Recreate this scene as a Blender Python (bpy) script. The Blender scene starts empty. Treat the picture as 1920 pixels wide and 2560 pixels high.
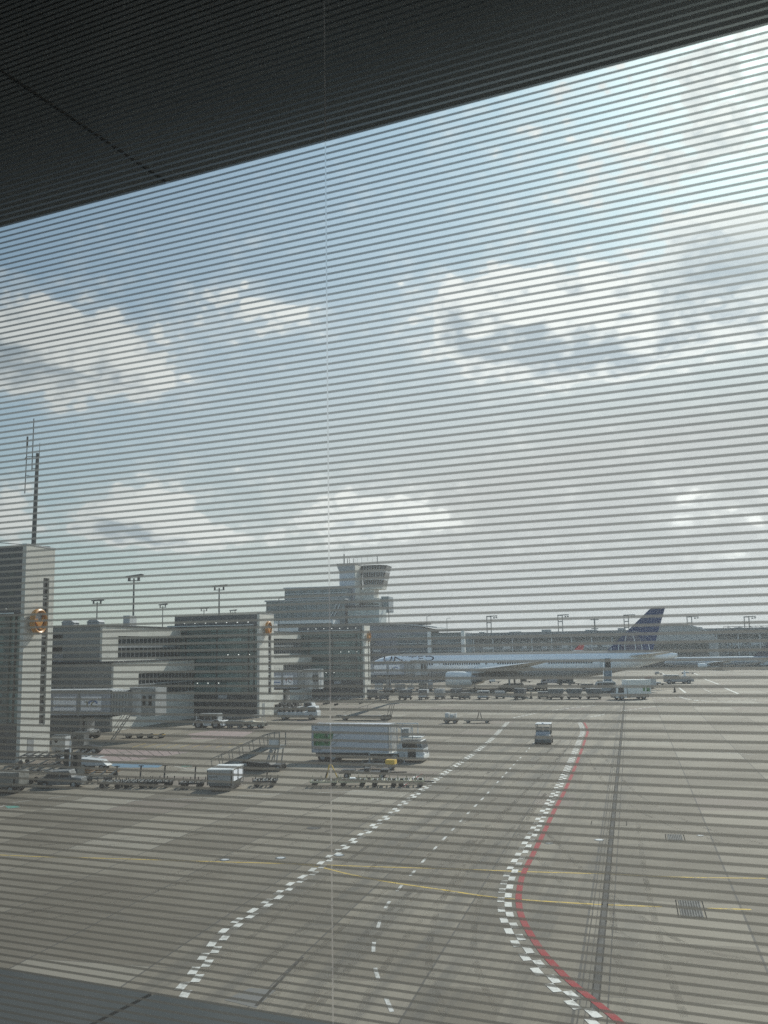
import bpy, math, random
from mathutils import Vector, Matrix
random.seed(7)
R = math.radians
S = bpy.context.scene
COL = S.collection

# ------------------------------------------------------------------ camera
CR = Vector((0.97028524, 0.24140038, -0.01650466))
CU = Vector((0.0491924, -0.13001741, 0.99029066))
CF = Vector((-0.23691065, 0.96167631, 0.13802904))
EYE = Vector((0, 0, 10.0))
FPX = 2450.0
cd = bpy.data.cameras.new('camera'); co = bpy.data.objects.new('camera', cd); COL.objects.link(co)
m3 = Matrix((CR, CU, -CF)).transposed()
co.matrix_world = Matrix.Translation(EYE) @ m3.to_4x4()
cd.sensor_fit = 'VERTICAL'; cd.sensor_height = 36.0; cd.sensor_width = 27.0
cd.lens = FPX / 2560 * 36.0
cd.clip_start = 0.05; cd.clip_end = 6000
cd.dof.use_dof = True; cd.dof.focus_distance = 110.0; cd.dof.aperture_fstop = 26.0
S.camera = co

# ------------------------------------------------------------------ world, sun, exposure
SUN_H, SUN_EL = R(20), R(36)          # heading to the right of +Y, elevation
SD = Vector((math.sin(SUN_H)*math.cos(SUN_EL), math.cos(SUN_H)*math.cos(SUN_EL), math.sin(SUN_EL)))
W = bpy.data.worlds.new('World'); S.world = W; W.use_nodes = True
W.cycles.sampling_method = 'MANUAL'; W.cycles.sample_map_resolution = 256
S.view_settings.view_transform = 'Standard'; S.view_settings.look = 'None'
S.cycles.use_denoising = False
S.view_settings.exposure = 0.08; S.view_settings.gamma = 1.0
sl = bpy.data.lights.new('sun', 'SUN'); sl.energy = 5.0; sl.angle = R(0.5); sl.color = (1.0, 0.95, 0.88)
so = bpy.data.objects.new('sun', sl); COL.objects.link(so)
so.rotation_euler = (-SD).to_track_quat('-Z', 'Y').to_euler()
so.location = SD * 400

class NT:
    """small helper to write node trees as expressions"""
    def __init__(s, tree): s.t = tree; s.n = tree.nodes; s.l = tree.links
    def node(s, typ, **kw):
        n = s.n.new(typ)
        for k, v in kw.items(): setattr(n, k, v)
        return n
    def put(s, sock, v):
        if isinstance(v, bpy.types.NodeSocket): s.l.new(v, sock)
        elif v is not None: sock.default_value = v
    def m(s, op, a, b=None, c=None, clamp=False):
        n = s.node('ShaderNodeMath', operation=op, use_clamp=clamp)
        for i, v in enumerate((a, b, c)): s.put(n.inputs[i], v)
        return n.outputs[0]
    def mix(s, f, a, b):
        n = s.node('ShaderNodeMix', data_type='RGBA')
        s.put(n.inputs[0], f); s.put(n.inputs[6], a); s.put(n.inputs[7], b)
        return n.outputs[2]
    def noise(s, vec, scale, detail=3, rough=.5):
        n = s.node('ShaderNodeTexNoise'); s.put(n.inputs['Vector'], vec)
        n.inputs['Scale'].default_value = scale; n.inputs['Detail'].default_value = detail
        n.inputs['Roughness'].default_value = rough
        return n.outputs[0]
    def step(s, x, lo, hi):
        n = s.node('ShaderNodeMapRange', interpolation_type='SMOOTHSTEP')
        s.put(n.inputs[0], x); n.inputs[1].default_value = lo; n.inputs[2].default_value = hi
        return n.outputs[0]
    def xyz(s, x, y, z=0.0):
        n = s.node('ShaderNodeCombineXYZ')
        for i, v in enumerate((x, y, z)): s.put(n.inputs[i], v)
        return n.outputs[0]

w = NT(W.node_tree); w.n.clear()
tc = w.node('ShaderNodeTexCoord'); sp = w.node('ShaderNodeSeparateXYZ'); w.l.new(tc.outputs['Generated'], sp.inputs[0])
sky = w.node('ShaderNodeTexSky'); sky.sky_type = 'NISHITA'; sky.sun_disc = False
sky.sun_elevation = SUN_EL; sky.sun_rotation = SUN_H
sky.altitude = 100; sky.air_density = 1.0; sky.dust_density = 1.6; sky.ozone_density = 1.0
SKY_K = 0.15
az = w.m('MULTIPLY', w.m('ARCTAN2', sp.outputs[0], sp.outputs[1]), 180/math.pi)
el = w.m('MULTIPLY', w.m('ARCSINE', sp.outputs[2]), 180/math.pi)
# cumulus banks: where they stand in the view (photo pixels and half sizes, one degree = 43 px), weight
BANKS = []
for px, py, hw, hh, wt in ((40, 860, 150, 95, .85), (150, 850, 130, 90, .75), (270, 900, 150, 80, .60), (380, 960, 130, 60, .35), (180, 980, 260, 60, .35), (560, 770, 190, 75, .48), (700, 800, 110, 60, .40), (430, 840, 110, 70, .30), (900, 790, 110, 50, .28),
                           (1180, 790, 150, 110, .85), (1330, 810, 170, 120, .95), (1500, 770, 170, 130, .85), (1640, 830, 170, 90, .65), (1420, 900, 330, 80, .45), (1840, 620, 130, 90, 1.15), (1900, 760, 150, 110, .75), (1800, 540, 120, 40, .45),
                           (1500, 470, 330, 80, .42), (1350, 300, 200, 90, .34), (1700, 290, 220, 130, .42), (1880, 170, 170, 140, .55), (1600, 160, 160, 50, .25),
                           (400, 1265, 120, 85, 1.0), (290, 1300, 110, 55, .7), (480, 1330, 140, 45, .40), (180, 1330, 120, 40, .28), (830, 1270, 130, 70, .62), (980, 1290, 140, 55, .48), (1080, 1310, 130, 40, .38), (700, 1350, 330, 40, .5), (20, 1280, 70, 80, .90),
                           (1715, 1258, 80, 60, .45), (1730, 1300, 110, 35, .32), (1900, 1270, 90, 60, .40), (1250, 1390, 170, 40, .38), (1000, 1420, 160, 30, .25), (1150, 1200, 320, 50, .18), (330, 1440, 200, 30, .2), (1800, 1400, 150, 35, .26)):
    d_ = CR*((px-960)/FPX)-CU*((py-1280)/FPX)+CF; d_.normalize()
    BANKS.append((math.degrees(math.atan2(d_.x, d_.y)), math.degrees(math.asin(d_.z)), hw/43/math.cos(math.asin(d_.z)), hh/43, wt))
BANKS += [(34, 20, 16, 9, .8), (-64, 18, 15, 8, .7), (135, 20, 38, 13, .9), (-125, 22, 40, 12, .9)]  # last two are unseen, added behind the viewer to brighten shaded sides
def cloud_field(a, e, det=7, vd=1.0):
    tot = None
    for (a0, e0, sa, se, wt) in BANKS:
        u = w.m('MULTIPLY', w.m('SUBTRACT', a, a0), 1/sa); v = w.m('MULTIPLY', w.m('SUBTRACT', e, e0), 1/se)
        d = w.m('MULTIPLY_ADD', u, u, w.m('MULTIPLY', v, v))
        g = w.m('MULTIPLY', w.m('EXPONENT', w.m('MULTIPLY', d, -1.0)), wt)
        tot = g if tot is None else w.m('ADD', tot, g)
    p = w.xyz(w.m('MULTIPLY', a, .11), w.m('MULTIPLY', e, .17), 3.7)
    n1 = w.noise(p, 1.9, det, .60)
    n2 = w.node('ShaderNodeTexVoronoi', feature='SMOOTH_F1'); w.put(n2.inputs['Vector'], p)
    n2.inputs['Scale'].default_value = 6.5; n2.inputs['Smoothness'].default_value = .35; n2.inputs['Detail'].default_value = vd
    puff = w.m('MULTIPLY', w.m('SUBTRACT', .45, n2.outputs['Distance']), .55)
    return w.m('ADD', w.m('ADD', tot, puff), w.m('MULTIPLY', w.m('SUBTRACT', n1, .5), 1.35))
d0 = cloud_field(az, el)
d1 = cloud_field(w.m('ADD', az, 1.3), w.m('ADD', el, 1.0), 3, 0.0)
cov = w.m('MAXIMUM', w.step(d0, .22, .52), w.m('MULTIPLY', w.step(d0, -.12, .50), .42))
lit = w.step(w.m('SUBTRACT', d0, d1), -.32, .26)
thick = w.step(d0, .45, 1.15)
lit = w.m('MULTIPLY', w.m('MAXIMUM', lit, w.m('SUBTRACT', .85, thick)), 1.0, clamp=True)
# one bank at the far right stands in shade
d_ = CR*((1860-960)/FPX)-CU*((655-1280)/FPX)+CF; d_.normalize()
ua = w.m('MULTIPLY', w.m('SUBTRACT', az, math.degrees(math.atan2(d_.x, d_.y))), 1/3.6); ue = w.m('MULTIPLY', w.m('SUBTRACT', el, math.degrees(math.asin(d_.z))), 1/1.9)
shade = w.m('MULTIPLY', w.m('EXPONENT', w.m('MULTIPLY', w.m('MULTIPLY_ADD', ua, ua, w.m('MULTIPLY', ue, ue)), -1.0)), .85)
lit = w.m('MULTIPLY', lit, w.m('SUBTRACT', 1.0, shade))
dotn = w.node('ShaderNodeVectorMath', operation='DOT_PRODUCT'); w.l.new(tc.outputs['Generated'], dotn.inputs[0]); dotn.inputs[1].default_value = SD
glare = w.m('POWER', w.m('MAXIMUM', dotn.outputs['Value'], 0.0), 6.0)
ccol = w.mix(lit, (.50, .57, .63, 1), (1.02, 1.02, 1.0, 1))
bright = w.m('MULTIPLY_ADD', w.step(dotn.outputs['Value'], .35, .97), .20, .93)
cc = w.node('ShaderNodeVectorMath', operation='SCALE'); w.put(cc.inputs[0], ccol); w.put(cc.inputs['Scale'], bright)
tint = w.node('ShaderNodeVectorMath', operation='MULTIPLY'); w.put(tint.inputs[0], sky.outputs[0]); tint.inputs[1].default_value = (.74, 1.00, 1.02)
sk = w.node('ShaderNodeVectorMath', operation='SCALE'); w.put(sk.inputs[0], tint.outputs[0]); sk.inputs['Scale'].default_value = SKY_K
# thin high veil whitens the sky towards the horizon and the sun side
low = w.step(el, 44, 6)
front = w.step(dotn.outputs['Value'], .30, .95)
veil = w.m('ADD', w.m('MULTIPLY', w.step(el, 22, -1), .38), w.m('MULTIPLY', w.m('MULTIPLY', front, low), .92), clamp=True)
vc = w.node('ShaderNodeVectorMath', operation='SCALE'); vc.inputs[0].default_value = (.86, .878, .885); w.put(vc.inputs['Scale'], w.m('MULTIPLY_ADD', front, .09, .68))
base = w.mix(veil, sk.outputs[0], vc.outputs[0])
final = w.mix(w.m('MULTIPLY', cov, .9), base, cc.outputs[0])
bg = w.node('ShaderNodeBackground'); w.put(bg.inputs[0], final); bg.inputs[1].default_value = 1.0
wo = w.node('ShaderNodeOutputWorld'); w.l.new(bg.outputs[0], wo.inputs[0])

# ------------------------------------------------------------------ where things stand: pixel of the photograph -> place
def ray(x, y): return CR*((x-960)/FPX) - CU*((y-1280)/FPX) + CF
def gp(x, y, z=0.0):
    d = ray(x, y); p = EYE + d*((z-10.0)/d.z); return p
def atY(x, y, Y):
    d = ray(x, y); return EYE + d*(Y/d.y)

# ------------------------------------------------------------------ materials
MAT = {}
def mat(name, col, rough=.6, metal=0.0, var=.12, scale=1.5, spec=.4, bump=0.0, emit=None, stretch=None):
    if name in MAT: return MAT[name]
    m = bpy.data.materials.new(name); m.use_nodes = True; t = NT(m.node_tree)
    b = t.n['Principled BSDF']; b.inputs['Roughness'].default_value = rough; b.inputs['Metallic'].default_value = metal
    b.inputs['Specular IOR Level'].default_value = spec
    c = t.node('ShaderNodeTexCoord'); vec = c.outputs['Object']
    if stretch:
        mp = t.node('ShaderNodeMapping'); mp.inputs['Scale'].default_value = stretch; t.l.new(vec, mp.inputs[0]); vec = mp.outputs[0]
    n = t.noise(vec, scale, 5, .6)
    lo = tuple(max(0, v*(1-var)) for v in col)+(1,); hi = tuple(min(1, v*(1+var)) for v in col)+(1,)
    t.l.new(t.mix(t.step(n, .3, .7), lo, hi), b.inputs['Base Color'])
    if bump:
        bp = t.node('ShaderNodeBump'); bp.inputs['Strength'].default_value = bump; bp.inputs['Distance'].default_value = .02
        t.l.new(n, bp.inputs['Height']); t.l.new(bp.outputs[0], b.inputs['Normal'])
    if emit:
        b.inputs['Emission Color'].default_value = tuple(col)+(1,); b.inputs['Emission Strength'].default_value = emit
    MAT[name] = m; return m

def panel_mat(name, col, ph, pw, axis='Y', rough=.5, metal=0.0, line=.55, var=.08, gap=.03):
    """cladding panels: real joints of ph high and pw wide"""
    if name in MAT: return MAT[name]
    m = bpy.data.materials.new(name); m.use_nodes = True; t = NT(m.node_tree)
    b = t.n['Principled BSDF']; b.inputs['Roughness'].default_value = rough; b.inputs['Metallic'].default_value = metal
    c = t.node('ShaderNodeTexCoord'); s = t.node('ShaderNodeSeparateXYZ'); t.l.new(c.outputs['Object'], s.inputs[0])
    u = s.outputs[{'X': 0, 'Y': 1}[axis]]; z = s.outputs[2]
    fu = t.m('FRACT', t.m('DIVIDE', t.m('ADD', u, 500.0), pw)); fz = t.m('FRACT', t.m('DIVIDE', t.m('ADD', z, 500.0), ph))
    j = t.m('MAXIMUM', t.m('LESS_THAN', fu, gap/pw), t.m('LESS_THAN', fz, gap/ph))
    wn = t.node('ShaderNodeTexWhiteNoise', noise_dimensions='2D')
    t.l.new(t.xyz(t.m('FLOOR', t.m('DIVIDE', u, pw)), t.m('FLOOR', t.m('DIVIDE', z, ph))), wn.inputs['Vector'])
    n = t.noise(c.outputs['Object'], .8, 5, .6)
    f = t.m('MULTIPLY_ADD', wn.outputs[0], .6, t.m('MULTIPLY', n, .4))
    base = t.mix(f, tuple(v*(1-var) for v in col)+(1,), tuple(min(1, v*(1+var)) for v in col)+(1,))
    t.l.new(t.mix(j, base, tuple(v*line for v in col)+(1,)), b.inputs['Base Color'])
    MAT[name] = m; return m

def glazing_mat(name, c1, c2, pw, ph, rough=.12):
    """curtain-wall glass, each pane its own tint"""
    if name in MAT: return MAT[name]
    m = bpy.data.materials.new(name); m.use_nodes = True; t = NT(m.node_tree)
    b = t.n['Principled BSDF']; b.inputs['Roughness'].default_value = rough; b.inputs['Specular IOR Level'].default_value = .7
    c = t.node('ShaderNodeTexCoord'); s = t.node('ShaderNodeSeparateXYZ'); t.l.new(c.outputs['Object'], s.inputs[0])
    u = t.m('ADD', s.outputs[0], s.outputs[1]); wn = t.node('ShaderNodeTexWhiteNoise', noise_dimensions='2D')
    t.l.new(t.xyz(t.m('FLOOR', t.m('DIVIDE', u, pw)), t.m('FLOOR', t.m('DIVIDE', s.outputs[2], ph))), wn.inputs['Vector'])
    n = t.noise(t.xyz(t.m('MULTIPLY', u, .35), 0.0, s.outputs[2]), .9, 4, .65)
    f = t.m('MULTIPLY_ADD', wn.outputs[0], .55, t.m('MULTIPLY', t.step(n, .35, .7), .45))
    t.l.new(t.mix(f, c1+(1,), c2+(1,)), b.inputs['Base Color'])
    MAT[name] = m; return m

M_white = panel_mat('white_panel', (.58, .565, .51), 1.55, 2.6, 'Y', .45)
M_whiteX = panel_mat('white_panel_front', (.70, .70, .68), 1.55, 2.6, 'X', .45)
M_grey = panel_mat('grey_cladding', (.22, .23, .22), .9, 3.0, 'X', .5, line=.8)
M_dark = panel_mat('dark_cladding', (.075, .082, .088), 1.1, 3.4, 'X', .4, line=.6)
M_roof = mat('roof_dark', (.055, .06, .065), .5)
M_roofl = mat('roof_light', (.42, .43, .43), .6)
M_glass = glazing_mat('facade_glass', (.045, .090, .087), (.19, .30, .285), 2.62, 1.15)
M_glassb = glazing_mat('blue_glass', (.035, .055, .072), (.13, .18, .21), 1.6, 1.4)
M_glassd = glazing_mat('dark_window_glass', (.008, .010, .013), (.03, .036, .042), .9, 1.0)
M_mull = mat('mullion', (.10, .125, .115), .45)
M_mulld = mat('mullion_dark', (.03, .035, .035), .5)
M_alu = mat('aluminium', (.50, .51, .52), .35, .7)
M_steel = mat('galvanised_steel', (.30, .31, .32), .45, .6)
M_pole = mat('pole_dark', (.09, .10, .10), .5)
M_black = mat('black_paint', (.016, .017, .018), .5)
M_tyre = mat('tyre_rubber', (.018, .018, .018), .85)
M_wpaint = mat('white_paint', (.72, .72, .70), .35, var=.06)
M_gpaint = mat('grey_paint', (.30, .31, .31), .4)
M_lgrey = mat('light_grey_paint', (.50, .51, .51), .4)
M_bluegrey = mat('blue_grey_paint', (.36, .385, .43), .4)
M_yel = mat('yellow_paint', (.62, .40, .06), .5)
M_orange = mat('orange_sign', (.50, .215, .035), .4, var=.15, scale=3)
M_orange2 = mat('orange_sign_shade', (.38, .10, .02), .5, var=.2, scale=3)
M_green = mat('leaf_green_print', (.05, .17, .06), .5, var=.8, scale=2.6)
M_red = mat('red_paint', (.45, .05, .05), .5)
M_blue = mat('tail_blue', (.010, .034, .125), .3, var=.1)
M_navy = mat('letter_navy', (.020, .024, .05), .4)
M_amber = mat('amber_lens', (.7, .3, .03), .3)
M_lamp = mat('lit_lamp', (1.0, .98, .92), .4, var=0, emit=1.3)
M_adw = mat('advert_white', (.86, .87, .92), .4, var=.04)
M_adblue = mat('advert_blue', (.16, .25, .45), .4)
M_adred = mat('advert_red', (.40, .03, .04), .4)
M_adolive = mat('advert_olive', (.16, .15, .06), .4)
M_dgrey = mat('worn_grey', (.13, .135, .135), .5, var=.4); M_dgrey2 = mat('worn_dark_curtain', (.075, .08, .085), .6, var=.4)
M_belt = mat('conveyor_belt', (.20, .225, .23), .7)
M_fin = mat('pale_sheet_metal', (.60, .60, .58), .35, .2)  # even pale colour of the box truck's white decks

# ------------------------------------------------------------------ mesh builder and tree helpers
class MB:
    def __init__(s): s.v = []; s.f = []; s.mi = []; s.cur = 0; s.cuts = []
    def face(s, pts):
        i = len(s.v); s.cuts.append((i, len(s.f))); s.v += [tuple(p) for p in pts]; s.f.append(tuple(range(i, i+len(pts)))); s.mi.append(s.cur); return s
    def raw(s, vs, fs):
        i = len(s.v); s.cuts.append((i, len(s.f))); s.v += [tuple(p) for p in vs]
        for f in fs: s.f.append(tuple(k+i for k in f)); s.mi.append(s.cur)
        return s
    def box(s, x0, x1, y0, y1, z0, z1):
        vs = [(x, y, z) for x in (x0, x1) for y in (y0, y1) for z in (z0, z1)]
        s.raw(vs, [(0, 1, 3, 2), (4, 6, 7, 5), (0, 4, 5, 1), (2, 3, 7, 6), (0, 2, 6, 4), (1, 5, 7, 3)]); return s
    def bar(s, a, b, w=.05, h=None):
        a = Vector(a); b = Vector(b); h = h or w; d = (b-a).normalized()
        up = Vector((0, 0, 1)) if abs(d.z) < .95 else Vector((0, 1, 0))
        r = d.cross(up).normalized(); u = r.cross(d).normalized()
        vs = []
        for p in (a, b):
            for (i, j) in ((-1, -1), (1, -1), (1, 1), (-1, 1)): vs.append(p + r*(i*w/2) + u*(j*h/2))
        s.raw(vs, [(3, 2, 1, 0), (4, 5, 6, 7), (0, 1, 5, 4), (1, 2, 6, 5), (2, 3, 7, 6), (3, 0, 4, 7)]); return s
    def tube(s, a, b, r, n=8, r2=None):
        a = Vector(a); b = Vector(b); r2 = r if r2 is None else r2; d = (b-a).normalized()
        up = Vector((0, 0, 1)) if abs(d.z) < .95 else Vector((0, 1, 0))
        x = d.cross(up).normalized(); y = x.cross(d)
        vs = []
        for p, q in ((a, r), (b, r2)):
            for k in range(n):
                t = 2*math.pi*k/n; vs.append(p + x*(q*math.cos(t)) + y*(q*math.sin(t)))
        fs = [(k, (k+1) % n, n+(k+1) % n, n+k) for k in range(n)]
        fs += [tuple(range(n-1, -1, -1)), tuple(range(n, 2*n))]
        s.raw(vs, fs); return s
    def loft(s, rings, cap=True):
        n = len(rings[0]); vs = [p for r in rings for p in r]; fs = []
        for i in range(len(rings)-1):
            for k in range(n): fs.append((i*n+k, i*n+(k+1) % n, (i+1)*n+(k+1) % n, (i+1)*n+k))
        if cap: fs += [tuple(range(n-1, -1, -1)), tuple(range((len(rings)-1)*n, len(rings)*n))]
        s.raw(vs, fs); return s
    def prism(s, poly, a0, a1, axis='Y'):
        """poly: list of 2D points in the plane across the axis, extruded a0..a1"""
        def P(u, v, t): return {'Y': (u, t, v), 'X': (t, u, v), 'Z': (u, v, t)}[axis]
        n = len(poly); vs = [P(u, v, a0) for u, v in poly]+[P(u, v, a1) for u, v in poly]
        fs = [tuple(range(n)), tuple(range(2*n-1, n-1, -1))]+[(k, n+k, n+(k+1) % n, (k+1) % n) for k in range(n)]
        s.raw(vs, fs); return s
    def torus(s, c, r, rr, axis='X', n=28, k=8, sq=1.0):
        rings = []
        for i in range(n):
            t = 2*math.pi*i/n; ring = []
            for j in range(k):
                q = 2*math.pi*j/k; rad = r+rr*math.cos(q); off = rr*math.sin(q)*sq
                u, v = rad*math.cos(t), rad*math.sin(t)
                ring.append((c[0]+off, c[1]+u, c[2]+v) if axis == 'X' else (c[0]+u, c[1]+off, c[2]+v))
            rings.append(ring)
        rings.append(rings[0]); s.loft(rings, False); return s
    def build_each(s, name, m, parent=None, *a, **kw):
        """every piece added so far becomes an object of its own"""
        out = []; ends = s.cuts[1:]+[(len(s.v), len(s.f))]
        for (v0, f0), (v1, f1) in zip(s.cuts, ends):
            q = MB(); q.v = s.v[v0:v1]; q.f = [tuple(k-v0 for k in f) for f in s.f[f0:f1]]; q.mi = s.mi[f0:f1]; out.append(q.build(name, m, parent, *a, **kw))
        return out
    def build(s, name, m, parent=None, smooth=False, bevel=0.0, recalc=True):
        me = bpy.data.meshes.new(name); me.from_pydata(s.v, [], s.f)
        ms = m if isinstance(m, (list, tuple)) else [m]
        for q in ms: me.materials.append(q)
        me.polygons.foreach_set('material_index', s.mi)
        import bmesh
        bm = bmesh.new(); bm.from_mesh(me)
        if smooth or bevel: bmesh.ops.remove_doubles(bm, verts=bm.verts, dist=1e-5)
        if recalc: bmesh.ops.recalc_face_normals(bm, faces=bm.faces)
        if bevel: bmesh.ops.bevel(bm, geom=[e for e in bm.edges if len(e.link_faces) == 2 and e.calc_face_angle(0) > .6], offset=bevel, segments=2, affect='EDGES', profile=.5)
        bm.to_mesh(me); bm.free()
        if smooth:
            me.polygons.foreach_set('use_smooth', [True]*len(me.polygons)); me.set_sharp_from_angle(angle=R(40))
        o = bpy.data.objects.new(name, me); COL.objects.link(o)
        if parent: o.parent = parent
        return o

def thing(name, label, cat, loc=(0, 0, 0), rz=0.0, group=None):
    o = bpy.data.objects.new(name, None); COL.objects.link(o); o.location = loc; o.rotation_euler = (0, 0, rz)
    o.empty_display_size = .5; o['label'] = label; o['category'] = cat
    if group: o['group'] = group
    return o
def tag(o, label, cat, group=None):
    o['label'] = label; o['category'] = cat
    if group: o['group'] = group
    return o
def struct(o): o['kind'] = 'structure'; return o
def dup(root, loc, rz, label, group=None, scale=None):
    r = root.copy(); COL.objects.link(r); r.location = loc; r.rotation_euler = (0, 0, rz); r['label'] = label
    if group: r['group'] = group
    if scale: r.scale = scale
    for ch in list(root.children):
        c = ch.copy(); COL.objects.link(c); c.parent = r
        for g in list(ch.children):
            d = g.copy(); COL.objects.link(d); d.parent = c
    return r
def text_mesh(s, size=1.0):
    """lettering as plain mesh data lying in XY"""
    cu = bpy.data.curves.new('lettering', 'FONT'); cu.body = s; cu.size = size; cu.align_x = 'LEFT'; cu.resolution_u = 3
    o = bpy.data.objects.new('lettering', cu); COL.objects.link(o)
    dg = bpy.context.evaluated_depsgraph_get(); me = bpy.data.meshes.new_from_object(o.evaluated_get(dg))
    bpy.data.objects.remove(o); return me
def letters(name, s, m, parent, place, width, height):
    me = text_mesh(s); xs = [v.co.x for v in me.vertices]; ys = [v.co.y for v in me.vertices]
    x0, x1, y0, y1 = min(xs), max(xs), min(ys), max(ys)
    for v in me.vertices: v.co = Vector(place((v.co.x-x0)/(x1-x0)*width, (v.co.y-y0)/(y1-y0)*height))
    me.materials.clear(); me.materials.append(m)
    o = bpy.data.objects.new(name, me); COL.objects.link(o)
    if parent: o.parent = parent
    return o
def wheel(parent, x, y, r=.45, wd=.28, axis='Y', rim=True):
    h = wd/2
    a, b = ((x, y-h, r), (x, y+h, r)) if axis == 'Y' else ((x-h, y, r), (x+h, y, r))
    o = MB().tube(a, b, r, 16).build('wheel', M_tyre, parent, True)
    if rim:
        e = .012
        a2, b2 = ((x, y-h-e, r), (x, y+h+e, r)) if axis == 'Y' else ((x-h-e, y, r), (x+h+e, y, r))
        MB().tube(a2, b2, r*.55, 12).build('rim', M_steel, o, True)
    return o

# ------------------------------------------------------------------ the lounge behind the glass and the roof edges outside it
GA = -R(11.22844)                       # the glazed wall is turned from the apron grid
GD = 1.10                               # eye to glass
PITCH, TOP = 0.00860979*GD, 0.621566*GD # printed lines: spacing, first line above the eye
def frit_mat():
    m = bpy.data.materials.new('printed_glass'); m.use_nodes = True; t = NT(m.node_tree); t.n.clear()
    c = t.node('ShaderNodeTexCoord'); s = t.node('ShaderNodeSeparateXYZ'); t.l.new(c.outputs['Object'], s.inputs[0])
    k = t.m('DIVIDE', t.m('SUBTRACT', TOP, s.outputs[2]), PITCH)
    f = t.m('ABSOLUTE', t.m('SUBTRACT', t.m('FRACT', t.m('ADD', k, 100.5)), .5))
    line = t.m('LESS_THAN', f, .172)
    geo = t.node('ShaderNodeNewGeometry'); dt = t.node('ShaderNodeVectorMath', operation='DOT_PRODUCT')
    t.l.new(geo.outputs['Incoming'], dt.inputs[0]); t.l.new(geo.outputs['Normal'], dt.inputs[1])
    path = t.m('SUBTRACT', t.m('DIVIDE', 1.0, t.m('MAXIMUM', t.m('ABSOLUTE', dt.outputs['Value']), .2)), 1.0)   # longer way through coated glass at a slant
    absorb = t.m('EXPONENT', t.m('MULTIPLY', path, -.80))
    tinted = t.node('ShaderNodeVectorMath', operation='SCALE'); tinted.inputs[0].default_value = (.85, .885, .87); t.l.new(absorb, tinted.inputs['Scale'])
    clear = t.node('ShaderNodeBsdfTransparent'); t.l.new(tinted.outputs[0], clear.inputs[0])
    dirt = t.node('ShaderNodeBsdfTranslucent'); dirt.inputs[0].default_value = (.8, .8, .78, 1)
    pane = t.node('ShaderNodeMixShader')
    smear = t.noise(c.outputs['Object'], 2.2, 4, .6)
    t.put(pane.inputs[0], t.m('MULTIPLY_ADD', t.step(smear, .35, .8),   .028, .015)); t.l.new(clear.outputs[0], pane.inputs[1]); t.l.new(dirt.outputs[0], pane.inputs[2])
    thru = t.node('ShaderNodeBsdfTransparent'); t.l.new(tinted.outputs[0], thru.inputs[0])
    scat = t.node('ShaderNodeBsdfRefraction', distribution='GGX'); scol = t.node('ShaderNodeVectorMath', operation='SCALE'); scol.inputs[0].default_value = (.22, .23, .222); t.l.new(absorb, scol.inputs['Scale']); t.l.new(scol.outputs[0], scat.inputs['Color'])
    scat.inputs['Roughness'].default_value = .95; scat.inputs['IOR'].default_value = 1.10
    frit = t.node('ShaderNodeMixShader'); frit.inputs[0].default_value = .86
    t.l.new(thru.outputs[0], frit.inputs[1]); t.l.new(scat.outputs[0], frit.inputs[2])
    mx = t.node('ShaderNodeMixShader'); t.l.new(line, mx.inputs[0]); t.l.new(pane.outputs[0], mx.inputs[1]); t.l.new(frit.outputs[0], mx.inputs[2])
    o = t.node('ShaderNodeOutputMaterial'); t.l.new(mx.outputs[0], o.inputs[0]); return m
M_frit = frit_mat()
seal = bpy.data.materials.new('clear_sealant'); seal.use_nodes = True
_t = NT(seal.node_tree); _t.n.clear(); _a = _t.node('ShaderNodeBsdfTransparent'); _b = _t.node('ShaderNodeBsdfTranslucent'); _b.inputs[0].default_value = (1, .97, .95, 1)
_m = _t.node('ShaderNodeMixShader'); _m.inputs[0].default_value = .07; _a.inputs[0].default_value = (.54, .57, .56, 1); _o = _t.node('ShaderNodeOutputMaterial')
_t.l.new(_a.outputs[0], _m.inputs[1]); _t.l.new(_b.outputs[0], _m.inputs[2]); _t.l.new(_m.outputs[0], _o.inputs[0])
win = thing('window_wall', 'tall glass wall printed with fine horizontal grey lines, right in front of the viewer', 'window', (0, 0, 10), GA)
UJ = -.5392*GD
for a, b in ((-7.0, UJ-.0009), (UJ+.0009, 7.0)):
    q = MB(); q.face([(a, GD, -1.6), (b, GD, -1.6), (b, GD, 2.6), (a, GD, 2.6)]); q.build('glass_pane', M_frit, win, recalc=False)
q = MB(); q.face([(UJ-.0009, GD, -1.6), (UJ+.0009, GD, -1.6), (UJ+.0009, GD, 2.6), (UJ-.0009, GD, 2.6)]); q.build('joint_seal', seal, win, recalc=False)
M_soffit = mat('soffit_metal', (.130, .160, .190), .7, .0, var=.05)
M_ledge = mat('ledge_metal', (.034, .046, .052), .75, .0, var=.06, spec=.2)
M_room = mat('lounge_lining', (.05, .05, .05), .8)
sof = thing('soffit', 'dark metal roof overhang outside the glass, with one narrow joint', 'roof overhang', (0, 0, 10), GA)
SV, SDN = .6207, 3.0
UJS = -.7782*SDN
for a, b in ((-16, UJS-.010), (UJS+.010, 12)):
    MB().box(a, b, GD+.06, SDN, SV*SDN, SV*SDN+.004).build('soffit_panel', M_soffit, sof)
MB().box(-16, 12, GD+.06, SDN, SV*SDN+.006, SV*SDN+.5).build('roof_deck', M_roof, sof)
led = thing('window_ledge', 'flat blue grey metal ledge below the outside of the glass, with one narrow joint', 'ledge', (0, 0, 10), GA)
LV, LDN = -.4022, 2.6
UJL = -.7812*LDN
for a, b in ((-14, UJL-.009), (UJL+.009, 10)):
    MB().box(a, b, GD+.05, LDN, LV*LDN-.3, LV*LDN).build('ledge_panel', M_ledge, led)
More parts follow.
